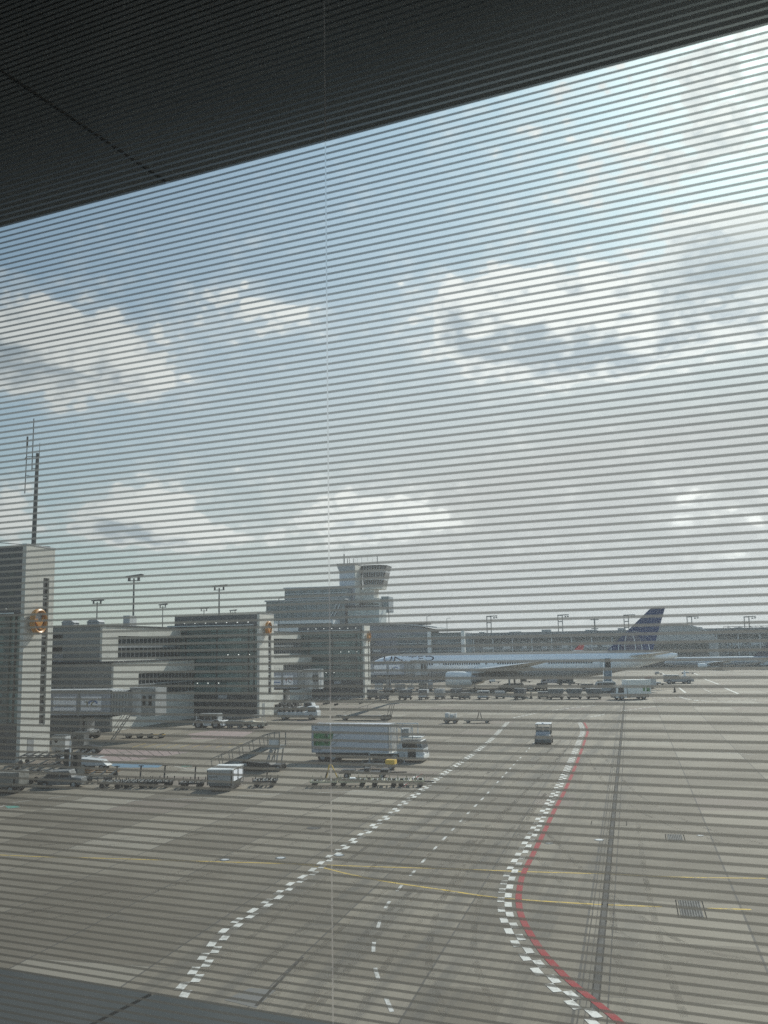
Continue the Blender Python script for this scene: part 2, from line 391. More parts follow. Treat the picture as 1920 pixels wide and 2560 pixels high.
MB().box(-14, 10, GD+.05, LDN-.02, LV*LDN-.6, LV*LDN-.302).build('ledge_support', M_roof, led)
for n_, b_ in (('lounge_floor', (-9, 9, -4, GD+.02, -1.75, -1.6)), ('lounge_ceiling', (-9, 9, -4, GD+.02, 2.6, 2.75)), ('lounge_wall', (-9, 9, -4.2, -4, -1.75, 2.75)),
               ('lounge_wall', (-9.2, -9, -4.2, GD+.02, -1.75, 2.75)), ('lounge_wall', (9, 9.2, -4.2, GD+.02, -1.75, 2.75))):
    o = struct(MB().box(*b_).build(n_, M_room)); o.location = (0, 0, 10); o.rotation_euler = (0, 0, GA)
o = struct(MB().box(-9.2, 9.2, GD-.1, GD+.04, -10, -1.76).build('lounge_wall', M_roofl)); o.location = (0, 0, 10); o.rotation_euler = (0, 0, GA)

# ------------------------------------------------------------------ ground
def apron_mat():
    m = bpy.data.materials.new('apron_concrete'); m.use_nodes = True; t = NT(m.node_tree)
    b = t.n['Principled BSDF']; b.inputs['Roughness'].default_value = .85; b.inputs['Specular IOR Level'].default_value = .22
    c = t.node('ShaderNodeTexCoord'); s = t.node('ShaderNodeSeparateXYZ'); t.l.new(c.outputs['Object'], s.inputs[0])
    x, y = s.outputs[0], s.outputs[1]
    wob = t.m('MULTIPLY', t.m('SUBTRACT', t.noise(c.outputs['Object'], .9, 2), .5), .05)
    xl = t.m('DIVIDE', t.m('ADD', t.m('ADD', x, wob), 6.55+4.45*200), 4.45); xr = t.m('DIVIDE', t.m('ADD', x, -3.6+5.6*200), 5.6)
    side = t.m('GREATER_THAN', x, -4.0)
    u = t.m('ADD', t.m('MULTIPLY', xl, t.m('SUBTRACT', 1.0, side)), t.m('MULTIPLY', xr, side))
    v = t.m('DIVIDE', t.m('ADD', t.m('ADD', y, wob), 1000.0), 5.6)
    fu, fv = t.m('FRACT', u), t.m('FRACT', v)
    du = t.m('MULTIPLY', t.m('MINIMUM', fu, t.m('SUBTRACT', 1.0, fu)), 4.6); dv = t.m('MULTIPLY', t.m('MINIMUM', fv, t.m('SUBTRACT', 1.0, fv)), 5.6)
    jn = t.noise(c.outputs['Object'], .35, 3)
    joint = t.m('MAXIMUM', t.m('LESS_THAN', du, .034), t.m('MULTIPLY', t.m('LESS_THAN', dv, .022), t.step(jn, .42, .58)))
    wn = t.node('ShaderNodeTexWhiteNoise', noise_dimensions='2D'); t.l.new(t.xyz(t.m('FLOOR', u), t.m('FLOOR', v)), wn.inputs['Vector'])
    slab = wn.outputs[0]
    big = t.noise(c.outputs['Object'], .045, 5, .6); mid = t.noise(c.outputs['Object'], .5, 6, .65); fine = t.noise(c.outputs['Object'], 9, 4, .7)
    f = t.m('ADD', t.m('ADD', t.m('MULTIPLY', big, .45), t.m('MULTIPLY', mid, .35)), t.m('MULTIPLY', slab, .30))
    f = t.m('ADD', f, t.m('MULTIPLY', t.m('SUBTRACT', fine, .5), .30))
    col = t.mix(t.step(f, .34, .74), (.132, .113, .086, 1), (.226, .198, .155, 1))
    # a few slabs relaid in paler or pinker concrete
    pale = t.m('GREATER_THAN', slab, .90); pink = t.m('LESS_THAN', slab, .07)
    col = t.mix(t.m('MULTIPLY', pale, .35), col, (.275, .253, .21, 1)); col = t.mix(t.m('MULTIPLY', pink, .35), col, (.235, .19, .165, 1))
    # rubbered wheel tracks along the service road, oil spots
    st = t.noise(t.xyz(t.m('MULTIPLY', t.m('ADD', x, t.m('MULTIPLY', y, -.055)), .9), t.m('MULTIPLY', y, .045)), 1.0, 5, .7)
    road = t.m('MULTIPLY', t.step(x, -19, -13), t.step(x, 3, -3))
    col = t.mix(t.m('MULTIPLY', t.m('MULTIPLY', t.step(st, .42, .66), road), .62), col, (.085, .080, .070, 1))
    oil = t.node('ShaderNodeTexVoronoi'); t.l.new(c.outputs['Object'], oil.inputs['Vector']); oil.inputs['Scale'].default_value = .22
    spot = t.m('MULTIPLY', t.step(oil.outputs['Distance'], .16, .04), t.step(mid, .45, .65))
    col = t.mix(t.m('MULTIPLY', spot, .5), col, (.07, .068, .062, 1))
    col = t.mix(t.m('MULTIPLY', joint, .8), col, (.06, .058, .054, 1))
    t.l.new(col, b.inputs['Base Color'])
    bp = t.node('ShaderNodeBump'); bp.inputs['Strength'].default_value = .25; bp.inputs['Distance'].default_value = .01
    t.l.new(fine, bp.inputs['Height']); t.l.new(bp.outputs[0], b.inputs['Normal'])
    return m
g_ = MB(); N_ = 12
for i in range(N_):
    for j in range(N_):
        x0, x1 = -1500+3000*i/N_, -1500+3000*(i+1)/N_; y0, y1 = -600+3600*j/N_, -600+3600*(j+1)/N_
        g_.face([(x0, y0, 0), (x1, y0, 0), (x1, y1, 0), (x0, y1, 0)])
gr = struct(g_.build('apron_ground', apron_mat()))

def paint_mat(name, col, wear=.55):
    m = bpy.data.materials.new(name); m.use_nodes = True; t = NT(m.node_tree); b = t.n['Principled BSDF']; b.inputs['Roughness'].default_value = .8; b.inputs['Specular IOR Level'].default_value = .18
    c = t.node('ShaderNodeTexCoord'); n = t.noise(c.outputs['Object'], 2.6, 8, .75); n2 = t.noise(c.outputs['Object'], .35, 3)
    t.l.new(t.mix(t.m('MULTIPLY', t.m('MAXIMUM', t.step(n, .47, .62), t.step(n2, .5, .75)), wear), col+(1,), (.17, .16, .135, 1)), b.inputs['Base Color']); return m
P_white = paint_mat('marking_white', (.60, .585, .54)); P_red = paint_mat('marking_red', (.25, .022, .026), .25)
P_yel = paint_mat('marking_yellow', (.52, .36, .07), .65); P_pale = paint_mat('marking_faded_white', (.50, .49, .46), .6)
P_blue = paint_mat('marking_blue', (.12, .22, .31), .65); P_teal = paint_mat('marking_teal', (.10, .27, .22), .7)
P_pink = paint_mat('marking_faded_red', (.30, .225, .21), .7); P_dark = mat('tar_strip', (.085, .080, .072), .95, 0, .3, 2.0, 0.0)
P_joint = mat('joint_filler', (.030, .030, .029), .95, 0, .3, 2.0, 0.0); P_lid = mat('cast_iron_lid', (.085, .083, .078), .9, 0, .3, 3.0, .1); M_iron = mat('iron_bars', (.12, .118, .11), .8, 0, .3, 3.0, .2)

def smooth_path(pts, step):
    """Catmull-Rom through ground points, resampled at equal steps"""
    P = [Vector((p[0], p[1])) for p in pts]; P = [P[0]*2-P[1]]+P+[P[-1]*2-P[-2]]; out = []
    for i in range(1, len(P)-2):
        for k in range(24):
            t = k/24; a, b, c, d = P[i-1], P[i], P[i+1], P[i+2]
            out.append(.5*((2*b)+(c-a)*t+(2*a-5*b+4*c-d)*t*t+(3*b-a-3*c+d)*t**3))
    out.append(P[-2]); res = [out[0]]; acc = 0
    for p, q in zip(out, out[1:]):
        L = (q-p).length
        while acc+L >= step:
            r = (step-acc)/L; p = p+(q-p)*r; res.append(p.copy()); L = (q-p).length; acc = 0
        acc += L
    return res
def normals(c):
    out = []
    for i in range(len(c)):
        d = (c[min(i+1, len(c)-1)]-c[max(i-1, 0)]).normalized(); out.append(Vector((d.y, -d.x)))   # to the right of travel
    return out
def strip(q, c, off, wd, z, on=1, gap=0, ph=0):
    n = normals(c)
    for i in range(len(c)-1):
        if gap and ((i+ph) % (on+gap)) >= on: continue
        a, b = c[i], c[i+1]
        q.face([(*(a+n[i]*(off-wd/2)), z), (*(a+n[i]*(off+wd/2)), z), (*(b+n[i+1]*(off+wd/2)), z), (*(b+n[i+1]*(off-wd/2)), z)])
def gpath(px): return [gp(*p) for p in px]

ZL = [(430, 2520), (454, 2481), (480, 2450), (515, 2398), (553, 2343), (593, 2308), (642, 2276), (668, 2259), (738, 2207), (772, 2188), (816, 2152), (862, 2117), (920, 2078), (943, 2059), (972, 2040), (1018, 2002), (1070, 1964), (1099, 1943), (1125, 1924), (1154, 1905), (1180, 1887), (1209, 1865), (1232, 1845), (1250, 1826), (1270, 1805)]
ZR = [(1560, 2566), (1538, 2546), (1486, 2503), (1429, 2457), (1385, 2413), (1353, 2376), (1324, 2332), (1304, 2292), (1297, 2257), (1298, 2228), (1307, 2188), (1330, 2141), (1359, 2083), (1385, 2028), (1411, 1979), (1434, 1927), (1452, 1881), (1464, 1846), (1469, 1829), (1464, 1813), (1459, 1805)]
CL = [(980, 2530), (972, 2512), (940, 2429), (934, 2366), (949, 2305), (966, 2266), (995, 2225), (1027, 2188), (1061, 2150), (1082, 2127), (1112, 2095), (1134, 2072), (1174, 2029), (1212, 1991), (1252, 1947), (1290, 1906), (1322, 1872), (1345, 1845), (1375, 1815)]
q = MB(); c = smooth_path(gpath(ZL), .72)
strip(q, c, -.14, .28, .012, 1, 1, 0); strip(q, c, .14, .28, .012, 1, 1, 1); struct(q.build('road_marking_checkered', P_white))
q = MB(); c = smooth_path(gpath(ZR), .72)
strip(q, c, -.70, .28, .012, 1, 1, 0); strip(q, c, -.42, .28, .012, 1, 1, 1); struct(q.build('road_marking_checkered', P_white))
q = MB(); strip(q, c, 0, .25, .012); struct(q.build('road_marking_red', P_red))
q = MB(); c = smooth_path(gpath(CL), .55); strip(q, c, 0, .13, .008, 2, 3); struct(q.build('road_marking_centre', P_pale))
q = MB()
for px, on, gap in (([(1283, 1795), (1304, 1790.5), (1331, 1785), (1359, 1779.5), (1420, 1771), (1517, 1760), (1604, 1752), (1696, 1744), (1800, 1738)], 2, 1), ([(1475, 1793), (1528, 1782), (1581, 1774), (1667, 1763), (1760, 1755), (1900, 1748)], 2, 1), ([(1745, 1752), (1712, 1746), (1700, 1742), (1722, 1738)], 1, 0), ([(1712, 1748), (1780, 1753), (1920, 1757)], 2, 1)):
    strip(q, smooth_path(gpath(px), .6), 0, .34, .008, on, gap)
struct(q.build('road_marking_dashed', P_white))
q = MB()
for px, wd in (([(-10, 2137), (104, 2142), (231, 2145), (399, 2150), (550, 2154.6), (746, 2160), (908, 2166), (1151, 2173), (1307, 2179), (1515, 2185), (1700, 2193), (1930, 2196)], .13),
               ([(740, 2160), (798, 2167), (862, 2183), (960, 2203), (1117, 2226), (1250, 2245), (1440, 2258), (1515, 2262), (1660, 2267), (1690, 2268)], .15), ([(1768, 2271), (1850, 2273), (1930, 2276)], .15)):
    strip(q, smooth_path(gpath(px), .8), 0, wd, .004)
struct(q.build('taxi_marking_yellow', P_yel))
q = MB()
for px, wd in (([(735, 1983), (600, 1990), (480, 1996), (300, 2003)], .08), ([(1000, 1974), (850, 1980), (760, 1984)], .08), ([(1120, 1864.5), (1345, 1866), (1500, 1869), (1660, 1872), (1900, 1888)], .09), ([(1000, 1968), (1048, 1935)], .30),
               ([(30, 2007), (85, 2000)], .08), ([(120, 1996), (185, 1988)], .08), ([(0, 2018), (16, 2012)], .08), ([(395, 1909), (430, 1914), (480, 1924), (560, 1927)], .10), ([(1490, 1872), (1560, 1876), (1640, 1875)], .12),
               ([(1760, 1697), (1797, 1711)], .42), ([(1812, 1720), (1846, 1734.5)], .42), ([(1697, 1719), (1714, 1732)], .42), ([(1735, 1683), (1746, 1688)], .42), ([(1655, 1682), (1663, 1688)], .42), ([(1756, 1720), (1778, 1732)], .12),
               ([(440, 1852), (700, 1855)], .07), ([(470, 1836), (340, 1845)], .07), ([(520, 1862), (610, 1866), (760, 1868)], .07), ([(650, 1926), (745, 1925)], .08)):
    strip(q, smooth_path(gpath(px), .5), 0, wd, .008)
struct(q.build('bay_marking_white', P_white))
q = MB(); strip(q, smooth_path(gpath([(1003, 1967), (1052, 1934)]), .5), .12, .12, .012); struct(q.build('bay_marking_red', P_red))
q = MB()
for i in range(9): a, b = gp(330+i*30, 1869), gp(368+i*30, 1857); strip(q, smooth_path([a, b], .5), 0, .09, .008)
struct(q.build('bay_marking_yellow', P_yel))
def patch(name, px, m, z=.004):
    q = MB(); q.face([(*gp(*p)[:2], z) for p in px]); return struct(q.build(name, m))
patch('painted_area_red', [(255, 1872), (480, 1879), (440, 1886), (350, 1900), (260, 1905), (235, 1895)], P_pink)
q = MB()
for i in range(8): a, b = gp(262+i*26, 1873+i*.6), gp(310+i*20, 1901-i*2.2); strip(q, smooth_path([a, b], .4), 0, .06, .008)
struct(q.build('hatch_lines_dark', P_dark))
patch('painted_area_blue', [(282, 1909), (395, 1909), (408, 1913), (395, 1919), (300, 1919), (278, 1914)], P_blue)
patch('painted_area_teal', [(12, 2015), (45, 2014), (50, 2019), (20, 2021)], P_teal)
patch('painted_area_teal', [(452, 1913), (478, 1913), (480, 1917), (455, 1917)], P_teal)
patch('relaid_slab', [(470, 1835), (560, 1822), (640, 1826), (600, 1846), (480, 1848)], P_pink)
patch('tar_repair', [(560, 2500), (625, 2470), (690, 2475), (640, 2520)], paint_mat('tar_patch', (.15, .147, .14), .6))
q = MB(); c = smooth_path([gp(640, 2515), gp(735, 2415), gp(760, 2390)], .5); strip(q, c, 0, .10, .008); struct(q.build('tar_strip', P_dark))
# rubber left by turning tugs
tm = bpy.data.materials.new('tyre_rubber_mark'); tm.use_nodes = True; _t = NT(tm.node_tree); _t.n.clear(); _c = _t.node('ShaderNodeTexCoord'); _n = _t.noise(_c.outputs['Object'], .55, 6, .7)
_a = _t.node('ShaderNodeBsdfTransparent'); _b = _t.node('ShaderNodeBsdfDiffuse'); _b.inputs[0].default_value = (.045, .042, .038, 1); _m = _t.node('ShaderNodeMixShader'); _o = _t.node('ShaderNodeOutputMaterial')
_t.put(_m.inputs[0], _t.m('MULTIPLY', _t.step(_n, .40, .72), .24)); _t.l.new(_a.outputs[0], _m.inputs[1]); _t.l.new(_b.outputs[0], _m.inputs[2]); _t.l.new(_m.outputs[0], _o.inputs[0])
q = MB()
for px in ([(700, 2550), (830, 2400), (960, 2270), (1120, 2130), (1290, 1975), (1420, 1850)], [(820, 2550), (900, 2420), (1010, 2290), (1170, 2140), (1330, 1990), (1440, 1870)], [(560, 2440), (720, 2310), (900, 2160), (1080, 2020), (1240, 1900)], [(1180, 2540), (1130, 2400), (1150, 2260), (1230, 2120), (1340, 1980)],
           [(100, 2120), (420, 2090), (760, 2030), (1000, 1980), (1200, 1890)], [(60, 2300), (400, 2210), (720, 2100), (980, 2010)], [(1900, 2120), (1700, 2060), (1560, 1980), (1480, 1880)], [(1880, 2420), (1700, 2380), (1560, 2300), (1420, 2180), (1330, 2080)], [(300, 1960), (520, 1900), (760, 1850), (1000, 1830)], [(1640, 2540), (1600, 2380), (1570, 2200), (1560, 2050)]):
    c = smooth_path(gpath(px), .6)
    for o_ in (-.75, .75): strip(q, c, o_, .24, .006)
struct(q.build('tyre_marks', tm))
# slot drain running away from the viewer beside the road
DX = -1.45
q = MB()
for o_, wd in ((0, .16), (-.42, .035), (.36, .035), (-.24, .02)): q.face([(DX+o_-wd/2, 18, .008), (DX+o_+wd/2, 18, .008), (DX+o_+wd/2, 190, .008), (DX+o_-wd/2, 190, .008)])
struct(q.build('slot_drain', mat('drain_iron', (.105, .100, .092), .9, 0, .25, 1.2, .05)))
q = MB(); q.face([(DX-.13, 18, .004), (DX+.13, 18, .004), (DX+.13, 190, .004), (DX-.13, 190, .004)]); struct(q.build('slot_drain_edge', P_dark))
def frame_px(q, x0, x1, y0, y1, wd=.05):
    P = [gp(x0, y0), gp(x1, y0), gp(x1, y1), gp(x0, y1)]
    a, b = min(p.x for p in P), max(p.x for p in P); c0, c1 = min(p.y for p in P), max(p.y for p in P)
    for bx in ((a, b, c0-wd, c0), (a, b, c1, c1+wd), (a-wd, a, c0-wd, c1+wd), (b, b+wd, c0-wd, c1+wd)): q.face([(bx[0], bx[2], .012), (bx[1], bx[2], .012), (bx[1], bx[3], .012), (bx[0], bx[3], .012)])
    return a, b, c0, c1
G = 'drain covers in the concrete apron'
for nm, x0, x1, y0, y1, lb in (('drain_grate', 1708, 1744, 2257, 2290, 'large square iron grate set in the concrete across the yellow line'), ('drain_grate', 1677, 1698, 2091, 2099, 'small iron grate in the concrete behind the large square grate')):
    q = MB(); a, b, c0, c1 = frame_px(q, x0-10, x1+10, y0-4, y1+4, .03); t_ = tag(MB().box(a+.08, b-.08, c0+.05, c1-.05, 0, .014).build(nm, P_lid), lb, 'drain cover', G)
    o = q.build('grate_frame', P_joint, t_)
    q = MB(); nn = 9
    for i in range(nn): xx = a+.1+(b-a-.2)*i/(nn-1); q.box(xx-.02, xx+.02, c0+.1, c1-.1, .0141, .03)
    q.build('grate_bars', M_iron, t_)
q = MB(); frame_px(q, 1480, 1566, 2054, 2062, .03); frame_px(q, 1510, 1590, 1870, 1874, .03); struct(q.build('slab_cut_joint', P_joint))
for x, y, rr, lb in ((785, 2070, .42, 'dark round manhole lid in the concrete left of the checkered line'), (563, 2149.5, .26, 'small round lid with a pale ring, leftmost beside the yellow line'), (702, 2145, .26, 'small round lid with a pale ring, nearer the checkered line'), (848, 2138, .26, 'small round lid touching the right edge of the checkered line'), (1498, 2100, .26, 'small round lid beside the dark drain slot'), (1373, 2108, .24, 'small round lid just right of the red line'), (1751, 2089, .2, 'small pale round lid beside the small grate')):
    p = gp(x, y); t_ = tag(MB().tube((0, 0, 0), (0, 0, .014), rr, 20).build('manhole_cover', P_lid if rr > .3 else M_pole), lb, 'manhole', 'round lids in the apron'); t_.location = (p.x, p.y, 0)
    if rr < .3: MB().tube((0, 0, .0141), (0, 0, .019), rr*.72, 18).build('lid_plate', M_roofl, t_)

# ------------------------------------------------------------------ pier blocks
def logo(parent, X, y, z, r):
    """round orange sign with a rising bird, standing off the end wall"""
    s = MB().torus((X+.55, y, z), r*.86, r*.15, 'X', 30, 8, 1.5).build('sign_ring', M_orange, parent, True)
    MB().tube((X, y-.3*r, z-.5*r), (X+.5, y-.3*r, z-.5*r), .06, 6).tube((X, y+.4*r, z+.5*r), (X+.5, y+.4*r, z+.5*r), .06, 6).build_each('bracket', M_steel, s)
    q = MB()
    q.prism([(y-.70*r, z+.10*r), (y-.30*r, z+.22*r), (y+.05*r, z-.05*r), (y+.62*r, z+.40*r), (y+.40*r, z-.12*r), (y+.15*r, z-.42*r), (y+.55*r, z-.62*r), (y+.02*r, z-.60*r), (y-.25*r, z-.25*r)], X+.50, X+.68, 'X')
    q.build('sign_bird', M_orange, s)
    MB().tube((X+.30, y, z), (X+.40, y, z), r*.80, 28).build('sign_disc', M_roofl, s)
def gate_block(Y, X, label, depth=5.6, top=15.5, tall=False, west=-69.0):
    t = thing('gate_building', label, 'building', (0, 0, 0), 0, 'glazed gate buildings along the pier')
    q = MB()
    q.box(X-.4, X, Y, Y+depth*.61, 0, top); q.box(X-.4, X, Y+depth*.82, Y+depth, 0, top); q.box(X-.4, X, Y+depth*.61, Y+depth*.82, 0, 3.2); q.box(X-.4, X, Y+depth*.61, Y+depth*.82, top-3.0, top)
    q.build('end_wall', M_white, t)
    q = MB().box(X-.38, X-.22, Y+depth*.61, Y+depth*.82, 3.2, top-3.0); sw = q.build('slot_window', M_glassd, t)
    q = MB()
    n = int((top-6.2)/.95)
    for i in range(n+1): z = 3.25+(top-6.3)*i/n; q.box(X-.22, X-.10, Y+depth*.61, Y+depth*.82, z-.08, z+.08)
    q.build_each('slot_transom', M_grey if tall else M_gpaint, sw)
    MB().box(X-.45, X+.05, Y-.05, Y+depth+.05, top, top+.12).build('end_coping', M_alu, t)
    MB().box(X, X+.03, Y+1.2, Y+2.2, 0, 2.1).build('service_door', M_gpaint, t)
    f0, f1 = X-.4, west
    gz0, gz1 = 3.6, 13.7
    MB().box(f1, f0, Y+.15, Y+.25, gz0, gz1).build('glass_facade', M_glass, t)
    q = MB()
    for xm in (X-.9, X-1.8, X-7.0, X-12.2): q.box(xm-.06, xm+.06, Y-.02, Y+.16, gz0, gz1)
    q.build_each('mullion', M_mulld, t)
    q = MB(); k = 0; xm = X-2.9
    while xm > west: q.box(xm-.015, xm+.015, Y+.11, Y+.16, gz0, gz1); xm -= 2.62
    q.build('glazing_bars', M_mull, t)
    q = MB()
    for z in (4.7, 6.7, 8.9, 9.9, 11.1, 12.9): q.box(f1, f0, Y+.06, Y+.155, z-.04, z+.04)
    q.build('transoms', M_mulld, t)
    q = MB()
    for z, b in ((8.1, 0), (5.7, 1), (12.3, 0)): q.box(f1+.4, f0-1.2, Y+.03, Y+.153, z-.30, z+.30)
    q.build('spandrel', panel_mat('spandrel_glass', (.055, .075, .072), 5, 1.31, 'X', .25, line=.5), t)
    q = MB()
    for z, xs in ((14.35, range(7)), (9.45, range(3)), (5.2, range(4))):
        for i in xs: xx = X-1.7-1.75*i-(5 if z < 6 else 0); q.box(xx-.09, xx+.09, Y-.42 if z > 14 else Y+.14, Y-.40 if z > 14 else Y+.149, z-.05, z+.05)
    q.build_each('ceiling_light', M_lamp, t)
    MB().box(f1, f0, Y-.1, Y+.2, .25, gz0).build('plinth_wall', panel_mat('plinth_cladding', (.050, .056, .060), 1.1, 2.6, 'X', .4), t)
    MB().box(f1, f0, Y-.05, Y+.2, 0, .25).build('base_kerb', M_steel, t)
    q = MB()
    for i in range(7): xx = X-1.6-1.75*i; q.box(xx-.22, xx+.22, Y-.13, Y-.101, 1.75, 2.15)
    q.build_each('plinth_window', M_glassd, t)
    MB().box(X-6.6, X-5.2, Y-.16, Y-.101, 2.9, 3.4).build('gate_sign', M_roofl, t)
    # canopy and parapet
    MB().box(f1-.6, f0, Y-.55, Y+depth-.3, gz1, 14.05).build('canopy', M_roof, t)
    MB().box(f1-.7, f0-.3, Y-.62, Y-.56, 13.86, 13.98).build('canopy_edge', M_alu, t)
    ptop = top if not tall else 20.5
    MB().box(f1+.3, f0, Y+.05, Y+depth-.3, 14.05, ptop-.05).build('parapet_wall', M_dark, t)
    MB().box(f1, f0, Y+.26, Y+depth-.3, 0, gz1).build('inner_core', M_black, t)
    MB().box(f1-.02, f0, Y+depth-.3, Y+depth, 0, ptop-.05).build('rear_wall', M_grey, t)
    if tall:
        q = MB()
        for z in (19.45, 17.65, 15.85, 14.4): q.box(X-1.72, X-1.22, Y+.02, Y+.049, z-.25, z+.25)
        q.build_each('small_window', M_glassd, t)
        q = MB()
        for xm in (X-1.75, X-5.0): q.box(xm-.28, xm+.28, Y-.12, Y+.08, gz0, gz1)
        q.build_each('facade_pier', M_mull, t)
        q = MB().bar((X-3.5, Y+.6, 20.9), (X-.4, Y+4.6, 20.75), .06); q.bar((X-3.5, Y+.6, 20.4), (X-3.5, Y+.6, 20.9), .05); q.build('roof_cable', M_pole, t)
    return t
B1 = gate_block(83.0, -56.0, 'tallest gate building at the left edge, pale end wall with the large round orange sign', 4.9, 20.5, True, -78)
logo(B1, -56.0, 84.55, 13.15, 1.25)
B3 = gate_block(141.2, -54.6, 'middle gate building with dark glass front behind the passenger stairs', 6.2, 15.6)
logo(B3, -54.6, 143.6, 13.4, 1.1)
B4 = gate_block(199.0, -53.7, 'farthest gate building with dark glass front, beside the nose of the large airliner', 4.6, 14.9, west=-68.5)
logo(B4, -53.7, 200.8, 12.6, 1.1)

# low and high wings of the pier between the gate buildings
def pier_wing(Y0, Y1, label, x_low=-65.2, x_up=-67.5, far=-100):
    t = thing('pier_wing', label, 'building', (0, 0, 0), 0, 'pier wings between the gate buildings')
    MB().box(-76, x_low-.3, Y0, Y1, 0, 8.7).build('lower_front_wall', M_grey, t)
    q = MB(); q.box(x_low-.3, x_low, Y0, Y1, 0, 4.1); q.box(x_low-.3, x_low, Y0, Y1, 7.2, 8.75); q.box(x_low-.3, x_low, Y0, Y0+6.8, 4.1, 7.2); q.build('lower_side_wall', M_white, t)
    wd = MB().box(x_low-.28, x_low-.18, Y0+6.8, Y1, 4.1, 7.2).build('window_band', M_glassd, t)
    q = MB(); y = Y0+7.9
    while y < Y1: q.box(x_low-.18, x_low-.12, y-.04, y+.04, 4.1, 7.2); y += 1.15
    q.box(x_low-.18, x_low-.11, Y0+6.8, Y1, 5.55, 5.75); q.build('window_bars', M_alu, wd)
    MB().box(-76, x_low+.12, Y0-.12, Y1, 8.75, 8.95).build('lower_roof', M_roof, t)
    MB().box(-78, x_up-.3, Y0+1.0, Y1, 8.95, 13.5).build('upper_front_wall', M_grey, t)
    q = MB(); q.box(x_up-.3, x_up, Y0+1.0, Y1, 12.3, 13.55); q.box(x_up-.3, x_up, Y0+1.0, Y0+5.2, 8.95, 12.3); q.box(x_up-.3, x_up, Y0+5.2, Y1, 8.95, 9.3); q.build('upper_side_wall', M_white, t)
    wd = MB().box(x_up-.28, x_up-.18, Y0+5.2, Y1, 9.3, 12.3).build('window_band', M_glassd, t)
    q = MB(); y = Y0+6.4
    while y < Y1: q.box(x_up-.18, x_up-.12, y-.04, y+.04, 9.3, 12.3); y += 1.25
    q.box(x_up-.18, x_up-.11, Y0+5.2, Y1, 10.7, 11.0); q.build('window_bars', M_alu, wd)
    MB().box(-78, x_up+.15, Y0+.85, Y1, 13.55, 13.75).build('upper_roof', M_roof, t)
    q = MB()
    for z in (12.2, 10.7): q.box(-76.6, -73.4, Y0+.93, Y0+.999, z-.35, z+.35)
    q.build_each('louvre', M_black, t)
    q = MB().box(-74.6, -73.2, Y0+.9, Y0+.999, 8.96, 10.3); q.build('roof_door', M_gpaint, t)
    q = MB()
    for x in (-73.4, -69.6): q.box(x-.9, x+.9, Y0+2.2, Y0+3.6, 13.75, 14.15); q.prism([(x-1.0, 14.15), (x+1.0, 14.15), (x+.5, 14.5), (x-.5, 14.5)], Y0+2.1, Y0+3.7)
    q.build('roof_skylight', M_roofl, t)
    q = MB().box(-68.9, -67.9, Y0+9, Y0+11, 13.75, 15.2); q.build('roof_vent', M_lgrey, t)
    return t
pier_wing(116.5, 141.1, 'stepped pier wing with sunlit white side, left of the middle gate building')
pier_wing(174.5, 198.9, 'stepped pier wing with sunlit white side, right of the middle gate building')
t = thing('pier_hall', 'long low grey pier hall running behind the gate buildings', 'building')
MB().box(-110, -78.05, 60, 300, 0, 12.4).build('hall_wall', M_grey, t); MB().box(-110.4, -77.7, 59.6, 300.4, 12.4, 12.8).build('hall_roof', M_roof, t)
q = MB(); y = 62
while y < 298: q.box(-78.04, -78.0, y, y+2.2, 5, 11); y += 2.6
q.build('hall_windows', M_glassd, t)

# roof mast on the tall gate building
t = thing('antenna_mast', 'thin dark antenna mast standing on the roof of the tall left gate building', 'antenna', (-57.9, 87.0, 20.45))
MB().tube((0, 0, 0), (.12, 0, 9.9), .24, 8, .17).build('mast_pole', M_pole, t)
q = MB().tube((-.55, .1, 8.2), (-.52, .1, 13.6), .055, 6).build_each('whip_antenna', M_pole, t)
q = MB().tube((-1.15, -.1, 5.8), (-1.05, -.1, 11.6), .05, 6); q.tube((-1.06, -.1, 10.6), (-1.05, -.1, 11.7), .10, 6); q.tube((-1.2, -.1, 9.3), (-1.1, -.1, 9.5), .12, 6); q.build('dipole_antenna', M_pole, t)
MB().tube((.25, .1, 9.5), (.27, .1, 11), .03, 6).build_each('whip_antenna', M_pole, t)
q = MB().bar((-1.15, -.1, 7.7), (.12, 0, 7.4), .06).bar((-1.1, -.1, 9.6), (.12, 0, 9.6), .06).bar((-.55, .1, 8.4), (.1, 0, 8.3), .06); q.build('mast_arm', M_pole, t)

